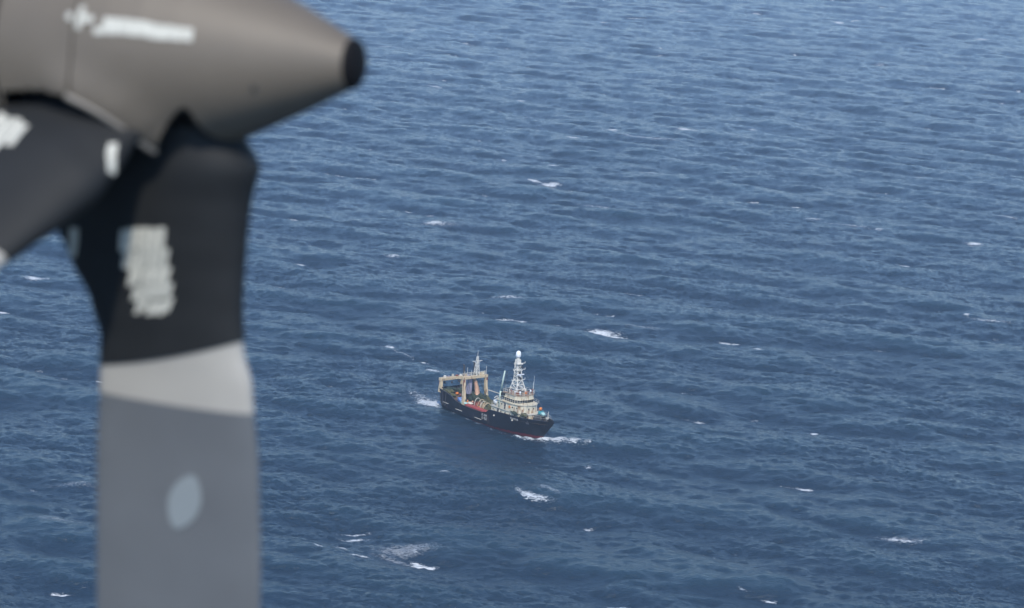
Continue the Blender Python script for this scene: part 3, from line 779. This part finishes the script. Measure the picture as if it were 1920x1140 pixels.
for (x, y, h) in ((-14.2, -1.6, 2.3), (-14.2, 2.2, 2.6)):     # twin black exhaust stacks seen behind the gantry
    bm = bmesh.new(); tube(bm, (x, y, 4.4), (x, y, 11.6 + h), .32, .3, 10); tube(bm, (x, y, 11.6 + h), (x - .5, y, 11.9 + h), .3, .26, 10)
    bm_obj('exhaust_pipe', bm, M['steel'], ship)
# peach curved funnel duct between the gantry legs
v = []; f = []; n = 12; N_ = 14
for i in range(n + 1):
    t = i / n; cx_ = -11.9 + .9 * t; cy_ = .5 + .2 * t + .7 * math.sin(t * 2.2); cz_ = 10.6 - 4.9 * t; rr_ = .42 + .42 * t
    for k in range(N_):
        a = 2 * math.pi * k / N_; v.append((cx_ + rr_ * math.cos(a), cy_ + rr_ * math.sin(a), cz_ + .15 * math.cos(a)))
for i in range(n):
    for k in range(N_): k2 = (k + 1) % N_; f.append((i * N_ + k, i * N_ + k2, (i + 1) * N_ + k2, (i + 1) * N_ + k))
f.append(tuple(range(N_))); f.append(tuple(range(n * N_, n * N_ + N_))[::-1])
mesh_obj('funnel_duct', v, f, M['peach'], ship, True)
bm = bmesh.new(); box(bm, -14.0, -11.6, -1.7, -.4, 6.0, 10.8, .1); bm_obj('funnel_casing', bm, M['lilac'], ship)
bm = bmesh.new(); tube(bm, (-11.0, 1.6, 10.7), (-9.8, 3.9, 5.0), .09, .09, 6); tube(bm, (-11.0, -3.6, 10.6), (-9, -3.2, 6.0), .05, .05, 5); bm_obj('brace_strut', bm, M['steel'], ship)
bm = bmesh.new()
for k in range(4): tube(bm, (-11.0, -2.5 + k * 1.6, 10.8), (-9 + k * .8, -2.2 + k * 1.3, 4.2), .05, .05, 5)
bm_obj('net_line', bm, M['netdark'], ship)
# nets, floats, winches, drums, tarps on the working deck
for i, (x, y, z_, a, b, c_, m_) in enumerate(((-20.3, -1.5, 5.3, 1.6, 2.0, .9, 'netdark'), (-18.5, -3.4, 5.4, 1.7, 1.0, .7, 'net'), (-18.2, 1.6, 5.3, 1.8, 1.8, .8, 'netdark'), (-16, -3.6, 5.0, 1.2, .8, .5, 'net'),
        (-11.2, 1.2, 4.6, 2.4, 2.2, 1.7, 'netdark'), (-9.6, 2.9, 4.6, 1.6, 1.2, 1.3, 'netdark'), (-7.0, 2.4, 4.2, 1.8, 1.5, 1.5, 'net'), (-4.2, 1.0, 3.8, 1.5, 1.7, 1.3, 'net'), (-2.6, -1.6, 3.3, 1.1, 1.3, .8, 'net'), (-14.6, 3.4, 5.2, 1.3, 1.0, .7, 'net'))):
    bm = bmesh.new(); blob(bm, (x, y, z_), a, b, c_, 20 + i, .35); bm_obj('net_pile', bm, M[m_], ship, True)
for i, (x, y, m_) in enumerate(((-5.8, .2, 'gantry'), (-2.6, 2.5, 'gantry'), (-8.2, -.8, 'rustred'), (.4, 1.0, 'steel'))):
    bm = bmesh.new(); tube(bm, (x, y - 1.1, 3.6), (x, y + 1.1, 3.6), .55, .55, 14)
    for yy in (-1.15, 0, 1.15): tube(bm, (x, y + yy - .06, 3.6), (x, y + yy + .06, 3.6), 1.0, 1.0, 16)
    box(bm, x - .7, x + .7, y - 1.3, y + 1.3, 2.36, 2.9)
    bm_obj('trawl_winch', bm, M[m_], ship)
# arched frames over the waist (hoops seen as loops)
for i, (x, y0, y1, h) in enumerate(((-7.6, -2.4, .2, 3.4), (-6.2, -2.2, .6, 3.2), (-4.8, -2.5, .3, 3.0), (-3.4, -2.2, .6, 2.7), (-1.2, -1.0, 2.0, 2.8), (.8, -3.0, .2, 3.2), (1.5, -3.6, -.6, 3.6))):
    bm = bmesh.new(); pts = [(x, y0 + (y1 - y0) * (.5 - .5 * math.cos(math.pi * k / 8)), 2.36 + h * math.sin(math.pi * k / 8) ** .6) for k in range(9)]
    pipe(bm, pts, .10); bm_obj('hoop_frame', bm, M['gantry'] if i % 2 else M['rail'], ship)
bm = bmesh.new(); box(bm, -8.9, .6, -4.75, -3.2, 3.1, 3.95, .3)
for v_ in bm.verts: v_.co.z += .12 * math.sin(v_.co.x * 1.9) + .06 * math.sin(v_.co.y * 5)
bm_obj('red_tarpaulin', bm, M['red'], ship, True)
bm = bmesh.new(); blob(bm, (-12.1, -4.1, 4.5), 1.1, .6, .8, 61, .3); bm_obj('blue_bundle', bm, M['blue'], ship, True)
bm = bmesh.new(); blob(bm, (-10.4, -4.05, 3.95), 1.5, .6, .45, 62, .3); bm_obj('pale_bundle', bm, M['paleteal'], ship, True)
bm = bmesh.new(); blob(bm, (-10.6, -3.2, 4.3), 1.0, .5, .6, 63, .3); bm_obj('orange_buoy_pile', bm, M['orange'], ship, True)
bm = bmesh.new(); blob(bm, (-8.8, -3.0, 4.0), 1.1, .7, .5, 64, .3); bm_obj('pale_bundle', bm, M['rail'], ship, True)
bm = bmesh.new(); tube(bm, (-.6, 3.2, 3.9), (-.2, 3.2, 6.2), .9, .9, 14); bm_obj('blue_tank', bm, M['lightblue'], ship, True)
bm = bmesh.new(); tube(bm, (-9.2, 3.9, 7.3), (3.2, 3.6, 7.6), .14, .14, 6); tube(bm, (-4, 4.2, 3), (-4, 4.1, 7.4), .12, .12, 6); bm_obj('side_pipe', bm, M['rail'], ship)
bm = bmesh.new(); box(bm, -6.8, -3.6, -1.0, 1.8, 2.36, 3.2, .08); bm_obj('hatch_coaming', bm, M['rustred'], ship)
for i, (x, y, z_, a, b, c_, m_) in enumerate(((-7.5, -1.6, 3.6, .9, .6, .5, 'rustred'), (-5.6, -2.2, 3.3, .6, .5, .5, 'orange'), (-3.6, -2.4, 3.2, .8, .5, .5, 'rustred'), (-.6, -3.4, 3.4, .9, .5, .5, 'rustred'), (1.4, -2.6, 3.2, .5, .6, .7, 'peach'), (-9.6, -1.4, 3.9, .8, .7, .5, 'peach'), (-15.4, -1.0, 4.9, .7, .8, .5, 'rustred'), (-17.0, -1.4, 5.0, .5, .5, .4, 'orange'))):
    bm = bmesh.new(); blob(bm, (x, y, z_), a, b, c_, 90 + i, .3, 2); bm_obj('gear_heap', bm, M[m_], ship, True)
bm = bmesh.new(); box(bm, 3.0, 4.2, -4.1, -3.6, 4.95, 6.1, .05); bm_obj('rust_stained_locker', bm, M['rustred'], ship)
# foredeck gear
bm = bmesh.new(); tube(bm, (18.0, -1.0, 6.2), (18.0, 1.0, 6.2), .5, .5, 12); box(bm, 17.4, 18.6, -1.2, 1.2, 5.2, 5.9); bm_obj('windlass', bm, M['steel'], ship)
bm = bmesh.new(); blob(bm, (17.6, 1.6, 6.7), 1.1, 1.0, .8, 71, .2); bm_obj('teal_cover', bm, M['teal'], ship, True)
bm = bmesh.new(); blob(bm, (18.9, 1.1, 6.9), .8, .6, .6, 72, .2); bm_obj('pale_cover', bm, M['paleteal'], ship, True)
bm = bmesh.new(); blob(bm, (15.9, 2.7, 7.6), .45, .45, .5, 73, .1); bm_obj('orange_float', bm, M['orange'], ship, True)
bm = bmesh.new(); blob(bm, (15.4, -2.9, 6.2), 1.4, .7, .6, 74, .3); bm_obj('rope_heap', bm, M['net'], ship, True)
bm = bmesh.new(); blob(bm, (12.4, -4.0, 6.2), 1.7, .45, .55, 75, .3); bm_obj('rope_heap', bm, M['netdark'], ship, True)
bm = bmesh.new(); tube(bm, (22.4, 0, 6.2), (22.5, 0, 8.6), .12, .08, 8); tube(bm, (22.2, -.4, 6.6), (22.2, .4, 6.6), .3, .3, 10); bm_obj('jackstaff', bm, M['rail'], ship)
for (x, y) in ((19.8, -1.6), (19.8, 1.6), (13.5, -3.9), (13.5, 3.9), (-20.5, -4.1), (-20.5, 4.1)):
    zf = st_at(x)[3] - 1.0
    bm = bmesh.new(); tube(bm, (x - .3, y, zf), (x - .3, y, zf + .7), .15); tube(bm, (x + .3, y, zf), (x + .3, y, zf + .7), .15); bm_obj('mooring_bollard', bm, M['steel'], ship)
for s in (-1, 1):
    bm = bmesh.new(); y_ = s * 4.08
    bmesh.ops.create_cone(bm, cap_ends=True, segments=16, radius1=.4, radius2=.4, depth=.12, matrix=Matrix.Translation((10.2, y_, 7.5)) @ Matrix.Rotation(R(90), 4, 'X'))
    bm_obj('lifebuoy', bm, M['orange'], ship)

# loose gear that only lies on the ship: each piece is a thing of its own
LOOSE = {
 'net_pile': ('net heap', 'nets heaped on the trawler', [
  'dark green net heap right at the stern, under the middle of the stern gantry',
  'olive net heap along the near bulwark just forward of the stern gantry leg',
  'dark green net heap on the far side of the high quarterdeck',
  'small olive net heap by the near foot of the second gantry',
  'large dark green net mound in the middle of the deck under the second gantry',
  'dark green net heap against the far leg of the second gantry',
  'tall olive net mound on the far side, forward of the second gantry',
  'olive net mound in the middle of the low waist, among the hoops',
  'low olive net heap nearest the red tarpaulin at the forward end of the waist',
  'small olive net heap by the far bulwark abaft the second gantry']),
 'gear_heap': ('deck gear', 'rusty gear lying on the working deck', [
  'rusty red gear heap just inboard of the after half of the red tarpaulin',
  'orange gear heap beside the middle of the red tarpaulin',
  'rusty red gear heap beside the forward part of the red tarpaulin',
  'rusty red gear heap at the forward end of the red tarpaulin, by the near rail',
  'peach coloured gear heap against the step up to the deckhouse',
  'peach coloured gear heap under the forward side of the second gantry',
  'rusty red gear heap between the two gantries on the quarterdeck',
  'small orange gear heap amid the green nets between the gantries']),
 'rope_heap': ('rope heap', 'rope heaps in front of the deckhouse', [
  'olive rope heap on the near side at the front corner of the deckhouse',
  'dark green rope heap along the near rail beside the deckhouse wall']),
 'pale_bundle': ('bundle', 'pale bundles abaft the red tarpaulin', [
  'pale green-blue bundle on the near rail between blue bundle and red tarpaulin',
  'pale buff bundle just inboard of the after end of the red tarpaulin']),
 'tender': ('small boat', None, ['small rounded white boat stowed behind the wheelhouse on the near side']),
 'red_tarpaulin': ('tarpaulin', None, ['long red tarpaulin covered load along the near rail of the trawler waist']),
 'blue_bundle': ('bundle', None, ['blue bundle on the near rail at the foot of the second gantry']),
 'orange_buoy_pile': ('buoys', None, ['orange buoys piled behind the pale green-blue bundle on the trawler deck']),
 'orange_float': ('float', None, ['round orange float at the front of the deckhouse above the teal canvas']),
 'teal_cover': ('canvas cover', None, ['teal canvas cover on the foredeck of the trawler']),
 'pale_cover': ('canvas cover', None, ['pale green-blue canvas cover nearest the bow, beside the teal one']),
}
bpy.context.view_layer.update()
cnt = {}
for o in sorted(list(ship.children), key=lambda q: q.name):
    base = o.name.split('.')[0]
    if base in LOOSE:
        n_ = cnt.get(base, 0); cnt[base] = n_ + 1
        c_, g_, ls = LOOSE[base]
        mid_ = sum((Vector(v_) for v_ in o.bound_box), Vector()) / 8
        o.data.transform(Matrix.Translation(-mid_))
        o.parent = None; o.matrix_world = ship_mw @ Matrix.Translation(mid_)
        tag(o, ls[n_], c_, g_)

# ------------------------------------------------------------------ propeller in the foreground
DIST = 7.16
FPX = 960 / math.tan(HFOV / 2)
def cam_pt(px, py, depth):
    return Vector((0, 0, CAM_H)) + Rt * ((px - 960) / FPX * depth) + Up * ((570 - py) / FPX * depth) + Fw * depth
PHI = R(20.2); tdel = .105 * math.cos(PHI); DEL = math.atan(tdel)
Bk = -Fw
A_ = (Rt * (math.cos(PHI) * math.cos(DEL)) - Up * math.sin(DEL) + Bk * (math.sin(PHI) * math.cos(DEL))).normalized()
dp = math.atan(math.tan(DEL) / math.cos(PHI))
D_ = (-Rt * math.sin(dp) - Up * math.cos(dp)).normalized()
Z_ = -D_; Y_ = Z_.cross(A_)                              # Y points away from the cabin
HUB = cam_pt(300, 95, DIST)
prop_mw = Matrix(((A_.x, Y_.x, Z_.x, HUB.x), (A_.y, Y_.y, Z_.y, HUB.y), (A_.z, Y_.z, Z_.z, HUB.z), (0, 0, 0, 1)))
prop = empty('aircraft_propeller', prop_mw)
tag(prop, 'grey-brown aircraft propeller spinner with black nose and black-cuffed blades, close up', 'propeller')

PROF = [(.695, .0), (.692, .035), (.68, .062), (.662, .076), (.645, .083), (.60, .106), (.5, .158), (.40, .205), (.3, .252), (.2, .29), (.1, .322), (0, .345), (-.095, .362)]
PR = sorted(PROF)
def prad(s):
    s = max(min(s, .694), -.37)
    if s < -.095: return .362 + (-.095 - s) * .07
    for a, b in zip(PR[:-1], PR[1:]):
        if s <= b[0]: return a[1] + (b[1] - a[1]) * (s - a[0]) / (b[0] - a[0])
    return 0
def srf(s, al, off=0):      # al: 0 faces the cabin, + turns downward
    r = prad(s) + off
    return Vector((s, -r * math.cos(al), -r * math.sin(al)))

BLADES = []                                              # (theta, shape parameters)
RAKE = {}
def bdir(th):
    k = RAKE.get(round(th, 4), (0, 0))[0]
    return (Vector((0, -math.sin(th), -math.cos(th))) + Vector((k, 0, 0))).normalized()
def bx(th):
    d = bdir(th); x = Vector((1, 0, 0)); return (x - d * x.dot(d)).normalized()
def borg(th): return RAKE.get(round(th, 4), (0, 0))[1]
def btan(th): return Vector((0, -math.cos(th), math.sin(th)))

thetas = [R(-11), R(40), R(169), R(220)]
RAKE[round(thetas[1], 4)] = RAKE[round(thetas[3], 4)] = (-.5, .10)
RAKE[round(thetas[0], 4)] = RAKE[round(thetas[2], 4)] = (0, .065)
# the skin is cut away under the blade roots: edge of the opening as (station, angle below the cabin side)
EDGE = [(-.40, 31), (-.30, 29.5), (-.20, 28), (-.114, 28.5), (-.067, 32), (.006, 40), (.055, 50), (.089, 64), (.105, 67), (.118, 61), (.15, 53), (.171, 48), (.20, 43), (.221, 41), (.232, 45), (.242, 56), (.255, 70), (.27, 88), (.275, 150)]
def edge(s):
    if s >= .272: return 999
    for a, b in zip(EDGE[:-1], EDGE[1:]):
        if s <= b[0]: return a[1] + (b[1] - a[1]) * (s - a[0]) / (b[0] - a[0])
    return 999
def in_hole(s, a): return edge(s) < a < 134
EDGE_F = [(a_[0] + (b_[0] - a_[0]) * k / 6, a_[1] + (b_[1] - a_[1]) * k / 6) for a_, b_ in zip(EDGE[3:9], EDGE[4:10]) for k in range(6)]
def flare(s, a):
    """the skin swells outward just above the openings, like a moulded lip"""
    e_ = min((math.hypot((s - q[0]) * .9, max(0, q[1] - a) * .0062) for q in EDGE_F), default=9)
    return .032 * math.exp(-(e_ / .075) ** 2) if a < 80 else 0
def skin(name, s0, s1, ns, m):
    na_ = 480; v = []; f = []; 
    ss = [s0 + (s1 - s0) * (i / ns) for i in range(ns + 1)]
    for s_ in ss:
        for k in range(na_):
            a = 360 * k / na_; am = a if a < 180 else a - 180 if a > 180 else a
            v.append(srf(s_, R(a), flare(s_, a if a < 180 else 999)))
    for i in range(ns):
        for k in range(na_):
            am = (360 * (k + .5) / na_); am = am if am < 180 else am - 180
            if in_hole((ss[i] + ss[i + 1]) / 2, am) and not (s0 < -.3 and i < 2): continue
            k2 = (k + 1) % na_; f.append((i * na_ + k, i * na_ + k2, (i + 1) * na_ + k2, (i + 1) * na_ + k))
    o = mesh_obj(name, v, f, m, prop, True)
    bm = bmesh.new(); bm.from_mesh(o.data); bmesh.ops.delete(bm, geom=[v_ for v_ in bm.verts if not v_.link_faces], context='VERTS')
    bmesh.ops.recalc_face_normals(bm, faces=bm.faces)
    fc = max(bm.faces, key=lambda q: -q.calc_center_median().y)
    if fc.normal.y > 0: bmesh.ops.reverse_faces(bm, faces=bm.faces)
    bm.to_mesh(o.data); bm.free()
    sm_ = o.modifiers.new('thickness', 'SOLIDIFY'); sm_.thickness = .007; sm_.offset = -1
    return o
spinner = skin('spinner', -.0925, .655, 190, M['spinner'])
rear = skin('spinner_rear_ring', -.35, -.098, 64, M['spinner'])
for sgn in (0, 1):
    seam_v = []; seam_f = []; n = 200
    for k in range(n + 1):
        a = R(-22 + 50 * k / n + 180 * sgn) if sgn == 0 else R(158 + 52 * k / n)
        seam_v += [srf(-.1, a, -.009), srf(-.09, a, -.009)]
    for k in range(n): seam_f.append((2 * k, 2 * k + 1, 2 * k + 3, 2 * k + 2))
    mesh_obj('seam_strip', seam_v, seam_f, M['seam'], prop, True)
capp = [(.654, .0775), (.662, .0775), (.670, .072), (.678, .058), (.683, .036), (.685, .001)]
v, f = lathe(capp, 64); mesh_obj('nose_cap', v, f, M['cap'], spinner, True)
v, f = lathe([(-.36, .001), (-.36, .25), (-.1, .25), (.2, .22), (.3, .12), (.6, .03), (.62, .001)], 48); mesh_obj('hub', v, f, M['dark'], prop, True)
def lip(pts, r_, flip):
    vv = []; ff = []; P = []
    for i in range(len(pts) - 1):
        for j in range(8):
            t = j / 8; s_ = pts[i][0] + (pts[i + 1][0] - pts[i][0]) * t; a = pts[i][1] + (pts[i + 1][1] - pts[i][1]) * t; P.append(srf(s_, R(a), flare(s_, a) - .002))
    P = [sum((P[max(0, min(len(P) - 1, i + d_))] for d_ in range(-4, 5)), Vector()) / 9 for i in range(len(P))]
    if flip: P = [Vector((p.x, -p.y, -p.z)) for p in P]
    for i, p in enumerate(P):
        tg = (P[min(i + 1, len(P) - 1)] - P[max(i - 1, 0)]).normalized(); nr_ = Vector((0, p.y, p.z)).normalized(); bi = tg.cross(nr_).normalized()
        for k in range(8):
            q_ = 2 * math.pi * k / 8; vv.append(p + nr_ * (r_ * .8 * math.sin(q_)) + bi * (r_ * math.cos(q_)))
    for i in range(len(P) - 1):
        for k in range(8):
            k2 = (k + 1) % 8; ff.append((i * 8 + k, i * 8 + k2, (i + 1) * 8 + k2, (i + 1) * 8 + k))
    mesh_obj('opening_rim', vv, ff, M['rim'], spinner, True)
for fl in (0, 1):
    lip(EDGE[3:9], .012, fl)

# blade sections: r, aft, fwd, thickness, twist
def interp(tab, r):
    if r <= tab[0][0]: return tab[0][1:]
    for a, b in zip(tab[:-1], tab[1:]):
        if r <= b[0]:
            t = (r - a[0]) / (b[0] - a[0]); t = t * t * (3 - 2 * t) * .5 + t * .5
            return tuple(a[i] + (b[i] - a[i]) * t for i in range(1, len(a)))
    return tab[-1][1:]
TAB1 = [(.20, .17, .18, .26, 0.0), (.34, .26, .27, .27, .0), (.46, .40, .245, .24, .0), (.57, .425, .236, .21, .0), (.68, .37, .230, .17, 0), (.80, .30, .228, .135, 0), (.92, .262, .240, .11, 0),
        (1.02, .268, .272, .095, 0), (1.3, .275, .298, .08, -.04), (1.6, .268, .305, .06, -.08), (1.9, .262, .30, .045, -.12), (2.05, .2, .22, .03, -.14)]
TAB2 = [(.20, .12, .12, .07, 0.0), (.34, .18, .145, .085, .0), (.46, .25, .19, .13, .0), (.57, .30, .215, .17, .0), (.68, .31, .215, .16, 0), (.80, .30, .205, .13, 0), (.92, .29, .20, .11, 0), (1.02, .28, .22, .095, 0)] + TAB1[8:]
def section(tab, th, r, phi_, grow=0.0, base_twist=0.0):
    aft, fwd, tk, tw = interp(tab, r)
    tw += base_twist
    c0 = (fwd - aft) / 2; hc = (fwd + aft) / 2 + grow; ht = tk / 2 + grow
    cx = math.cos(phi_); sx_ = math.sin(phi_)
    x = c0 + hc * cx
    y = ht * math.copysign(abs(sx_) ** .9, sx_) * (1 + .12 * cx)    # thicker towards the leading edge
    d = bdir(th); t_ = btan(th)
    X_ = bx(th); ax = X_ * math.cos(tw) + t_ * math.sin(tw); ay = -X_ * math.sin(tw) + t_ * math.cos(tw)
    return Vector((borg(th), 0, 0)) + d * r + ax * x + ay * y
def loft(name, tab, th, r0f, r1f, nv_, m, parent, grow=0.0, bt=0.0, n=64, cap=True):
    v = []; f = []
    for j in range(nv_ + 1):
        for i in range(n):
            p_ = 2 * math.pi * i / n; c_ = math.cos(p_)
            r = r0f(c_) + (r1f(c_) - r0f(c_)) * j / nv_
            v.append(section(tab, th, r, p_, grow, bt))
    for j in range(nv_):
        for i in range(n):
            k = (i + 1) % n; f.append((j * n + i, j * n + k, (j + 1) * n + k, (j + 1) * n + i))
    if cap:
        f.append(tuple(range(n))); f.append(tuple(range(nv_ * n, nv_ * n + n))[::-1])
    bm = bmesh.new(); me_ = bpy.data.meshes.new(name); me_.from_pydata([tuple(q_) for q_ in v], [], f); bm.from_mesh(me_); bpy.data.meshes.remove(me_)
    o = bm_obj(name, bm, m, parent, True); es = o.modifiers.new('edges', 'EDGE_SPLIT'); es.split_angle = R(40)
    return o
def face_pt(tab, th, c, r, off, bt):
    aft, fwd, tk, tw = interp(tab, r)
    c0 = (fwd - aft) / 2; hc = (fwd + aft) / 2
    cx = max(-1, min(1, (c - c0) / hc)); ph = math.acos(cx)
    return section(tab, th, r, ph * SIDE, off, bt)
SIDE = 1
def decal(name, tab, th, poly_rows, m, parent, off=.008, bt=0.0, sub=6):
    """poly_rows: list of quads ((c,r) x4); each is subdivided and laid on the near face"""
    v = []; f = []
    for q4 in poly_rows:
        b0 = len(v)
        for j in range(sub + 1):
            for i in range(sub + 1):
                s, t = i / sub, j / sub
                c = (q4[0][0] * (1 - s) + q4[1][0] * s) * (1 - t) + (q4[3][0] * (1 - s) + q4[2][0] * s) * t
                r = (q4[0][1] * (1 - s) + q4[1][1] * s) * (1 - t) + (q4[3][1] * (1 - s) + q4[2][1] * s) * t
                v.append(face_pt(tab, th, c, r, off, bt))
        for j in range(sub):
            for i in range(sub):
                a = b0 + j * (sub + 1) + i; f.append((a, a + 1, a + sub + 2, a + sub + 1))
    return mesh_obj(name, v, f, m, parent, True)
def make_blade(th, tab, bt, marks):
    rend = lambda c_: .950 - .066 * c_ + .008 * (1 - c_ * c_)
    rband = lambda c_: 1.108 + .006 * c_
    bl = loft('blade', tab, th, rband, lambda c_: 2.05 - .02 * c_ * c_, 24, M['blade'], prop, 0, bt)
    loft('blade_cuff', tab, th, lambda c_: .21, rend, 34, M['cuff'], bl, .006, bt)
    loft('blade_band', tab, th, lambda c_: .86, rband, 8, M['band'], bl, .001, bt)
    if 'badge' in marks:
        cc, rc, ra, rb_, tilt = marks['badge']; v = [face_pt(tab, th, cc, rc, .004, bt)]; f = []
        for ring_ in range(1, 5):
            for i in range(40):
                a = 2 * math.pi * i / 40; k = ring_ / 4
                y = rb_ * math.sin(a) * k; x = ra * math.cos(a) * k * (.72 + .28 * math.cos(a) ** 2) * 1.05
                v.append(face_pt(tab, th, cc + x * math.cos(tilt) - y * math.sin(tilt), rc + x * math.sin(tilt) + y * math.cos(tilt), .004, bt))
        for i in range(40): f.append((0, 1 + i, 1 + (i + 1) % 40))
        for ring_ in range(3):
            for i in range(40):
                k = (i + 1) % 40; a = 1 + ring_ * 40; f.append((a + i, a + 40 + i, a + 40 + k, a + k))
        mesh_obj('badge', v, f, M['badge'], bl, True)
    if 'dash' in marks: decal('dash_mark', tab, th, marks['dash'], M['stencil'], bl, .009, bt)
    if 'text' in marks: decal('stencil_lettering', tab, th, marks['text'], M['stencil'], bl, .009, bt)
    return bl
def rows_(lines):
    """lines of stencilled characters smeared along the blade's travel: slanting bars that almost touch"""
    out = []
    for (ca, ra, cb, rb_, h, n, sl) in lines:
        for i in range(n):
            a = ca + (cb - ca) * i / n; b_ = ca + (cb - ca) * (i + .90) / n
            ya = ra + (rb_ - ra) * i / n + rnd.uniform(-.006, .006); hh = h * rnd.uniform(1.0, 1.2)
            out.append(((a + sl, ya), (b_ + sl, ya), (b_ - sl, ya + hh), (a - sl, ya + hh)))
    return out
txt = rows_([(-.138, .548, .020, .530, .066, 6, .006), (-.133, .618, .026, .597, .060, 7, .009), (-.118, .678, .027, .657, .050, 6, .010), (-.108, .727, .031, .707, .048, 7, .010), (-.098, .775, .028, .756, .042, 6, .011)])
dash1 = [((-.332, .570), (-.296, .566), (-.306, .618), (-.343, .622)), ((-.341, .616), (-.304, .612), (-.328, .668), (-.364, .672))]
make_blade(thetas[0], TAB1, 0.0, dict(badge=(.057, 1.42, .052, .098, R(20)), dash=dash1, text=txt))
txt2 = [((-.290 + .036 * i, .572 - .006 * i + .01 * (i % 2)), (-.258 + .036 * i, .566 - .006 * i + .01 * (i % 2)), (-.185 + .026 * i, (.80 - .030 * i) - .02 * (i % 2)), (-.212 + .026 * i, (.815 - .030 * i) - .02 * (i % 2))) for i in range(6)]
dash2 = [((.128, .424), (.140, .402), (.170, .440), (.158, .462)), ((.160, .460), (.172, .440), (.196, .470), (.190, .490))]
make_blade(thetas[1], TAB2, -.12, dict(dash=dash2, text=txt2))
make_blade(thetas[2], TAB1, 0.0, dict()); make_blade(thetas[3], TAB2, -.12, dict())

# stencilled marks on the spinner, too blurred to read: a row of close vertical strokes, and a cross over the seam
def spin_quads(name, quads_, off=.0035, sub=4):
    v = []; f = []
    for (s0, a0, s1, a1, ds, da) in quads_:
        b0 = len(v)
        for j in range(sub + 1):
            for i in range(sub + 1):
                t, u_ = i / sub, j / sub
                v.append(srf(s0 + (s1 - s0) * t + ds * u_, a0 + (a1 - a0) * t + da * u_, off))
        for j in range(sub):
            for i in range(sub):
                a = b0 + j * (sub + 1) + i; f.append((a, a + 1, a + sub + 2, a + sub + 1))
    return mesh_obj(name, v, f, M['stencil'], spinner, True)
q_ = []
nL = 11
for i in range(nL):
    t0 = i / nL; t1 = (i + .97) / nL
    s0 = -.03 + .285 * t0; s1 = -.03 + .285 * t1
    al0 = R(-8.5 - .5 * t0); h_ = R(8.2) if i > 0 else R(3.5)
    a_s = al0 + (R(5) if i == 0 else 0) + R(rnd.uniform(-.5, .5))
    q_.append((s0, a_s, s1, a_s, rnd.uniform(-.003, .003), h_))
spin_quads('stencil_lettering', q_)
bm = bmesh.new(); p_ = srf(.42, R(32), .001); bmesh.ops.create_uvsphere(bm, u_segments=12, v_segments=6, radius=.009, matrix=Matrix.Translation(p_)); bm_obj('fastener', bm, M['seam'], spinner, True)
spin_quads('cross_mark', [(-.083, R(-12.5), -.066, R(-12.5), -.004, R(11)), (-.066, R(-8.5), -.035, R(-8.5), 0, R(3.4)), (-.12, R(-8.8), -.1, R(-8.8), 0, R(3.4))], .004)

# engine nacelle behind the spinner, mostly out of the frame
nac = empty('engine_nacelle', prop_mw); tag(nac, 'grey engine nacelle directly behind the propeller spinner', 'engine')
v, f = lathe([(-.40, .30), (-.385, .375), (-.375, .392), (-.39, .41), (-.6, .46), (-1.1, .52), (-2.2, .54), (-3.4, .46), (-4.4, .25), (-4.8, .001)], 64)
mesh_obj('cowling', v, f, M['nacelle'], nac, True)
v, f = lathe([(-.352, .34), (-.42, .33)], 64); mesh_obj('firewall_gap', v, f, M['dark'], nac, True)
bm = bmesh.new(); blob(bm, (-1.2, 0, .55), .75, .28, .22, 5, 0); bm_obj('oil_cooler_scoop', bm, M['nacelle'], nac, True)

# thin marine haze round the camera and the whole scene
HZ = 1.0
bm = bmesh.new(); box(bm, -27500, 27500, -27500, 27500, -9, CAM_H + 14)
hm = bpy.data.materials.new('marine_haze'); hm.use_nodes = True; t = hm.node_tree
for n_ in list(t.nodes): t.nodes.remove(n_)
pv = t.nodes.new('ShaderNodeVolumePrincipled'); pv.inputs['Color'].default_value = (.70, .84, 1.0, 1); pv.inputs['Density'].default_value = .00017; pv.inputs['Anisotropy'].default_value = .2
ho = t.nodes.new('ShaderNodeOutputMaterial'); t.links.new(pv.outputs[0], ho.inputs['Volume'])
hz = bm_obj('haze', bm, hm); tag(hz, 'thin pale marine haze over the sea', kind='stuff')
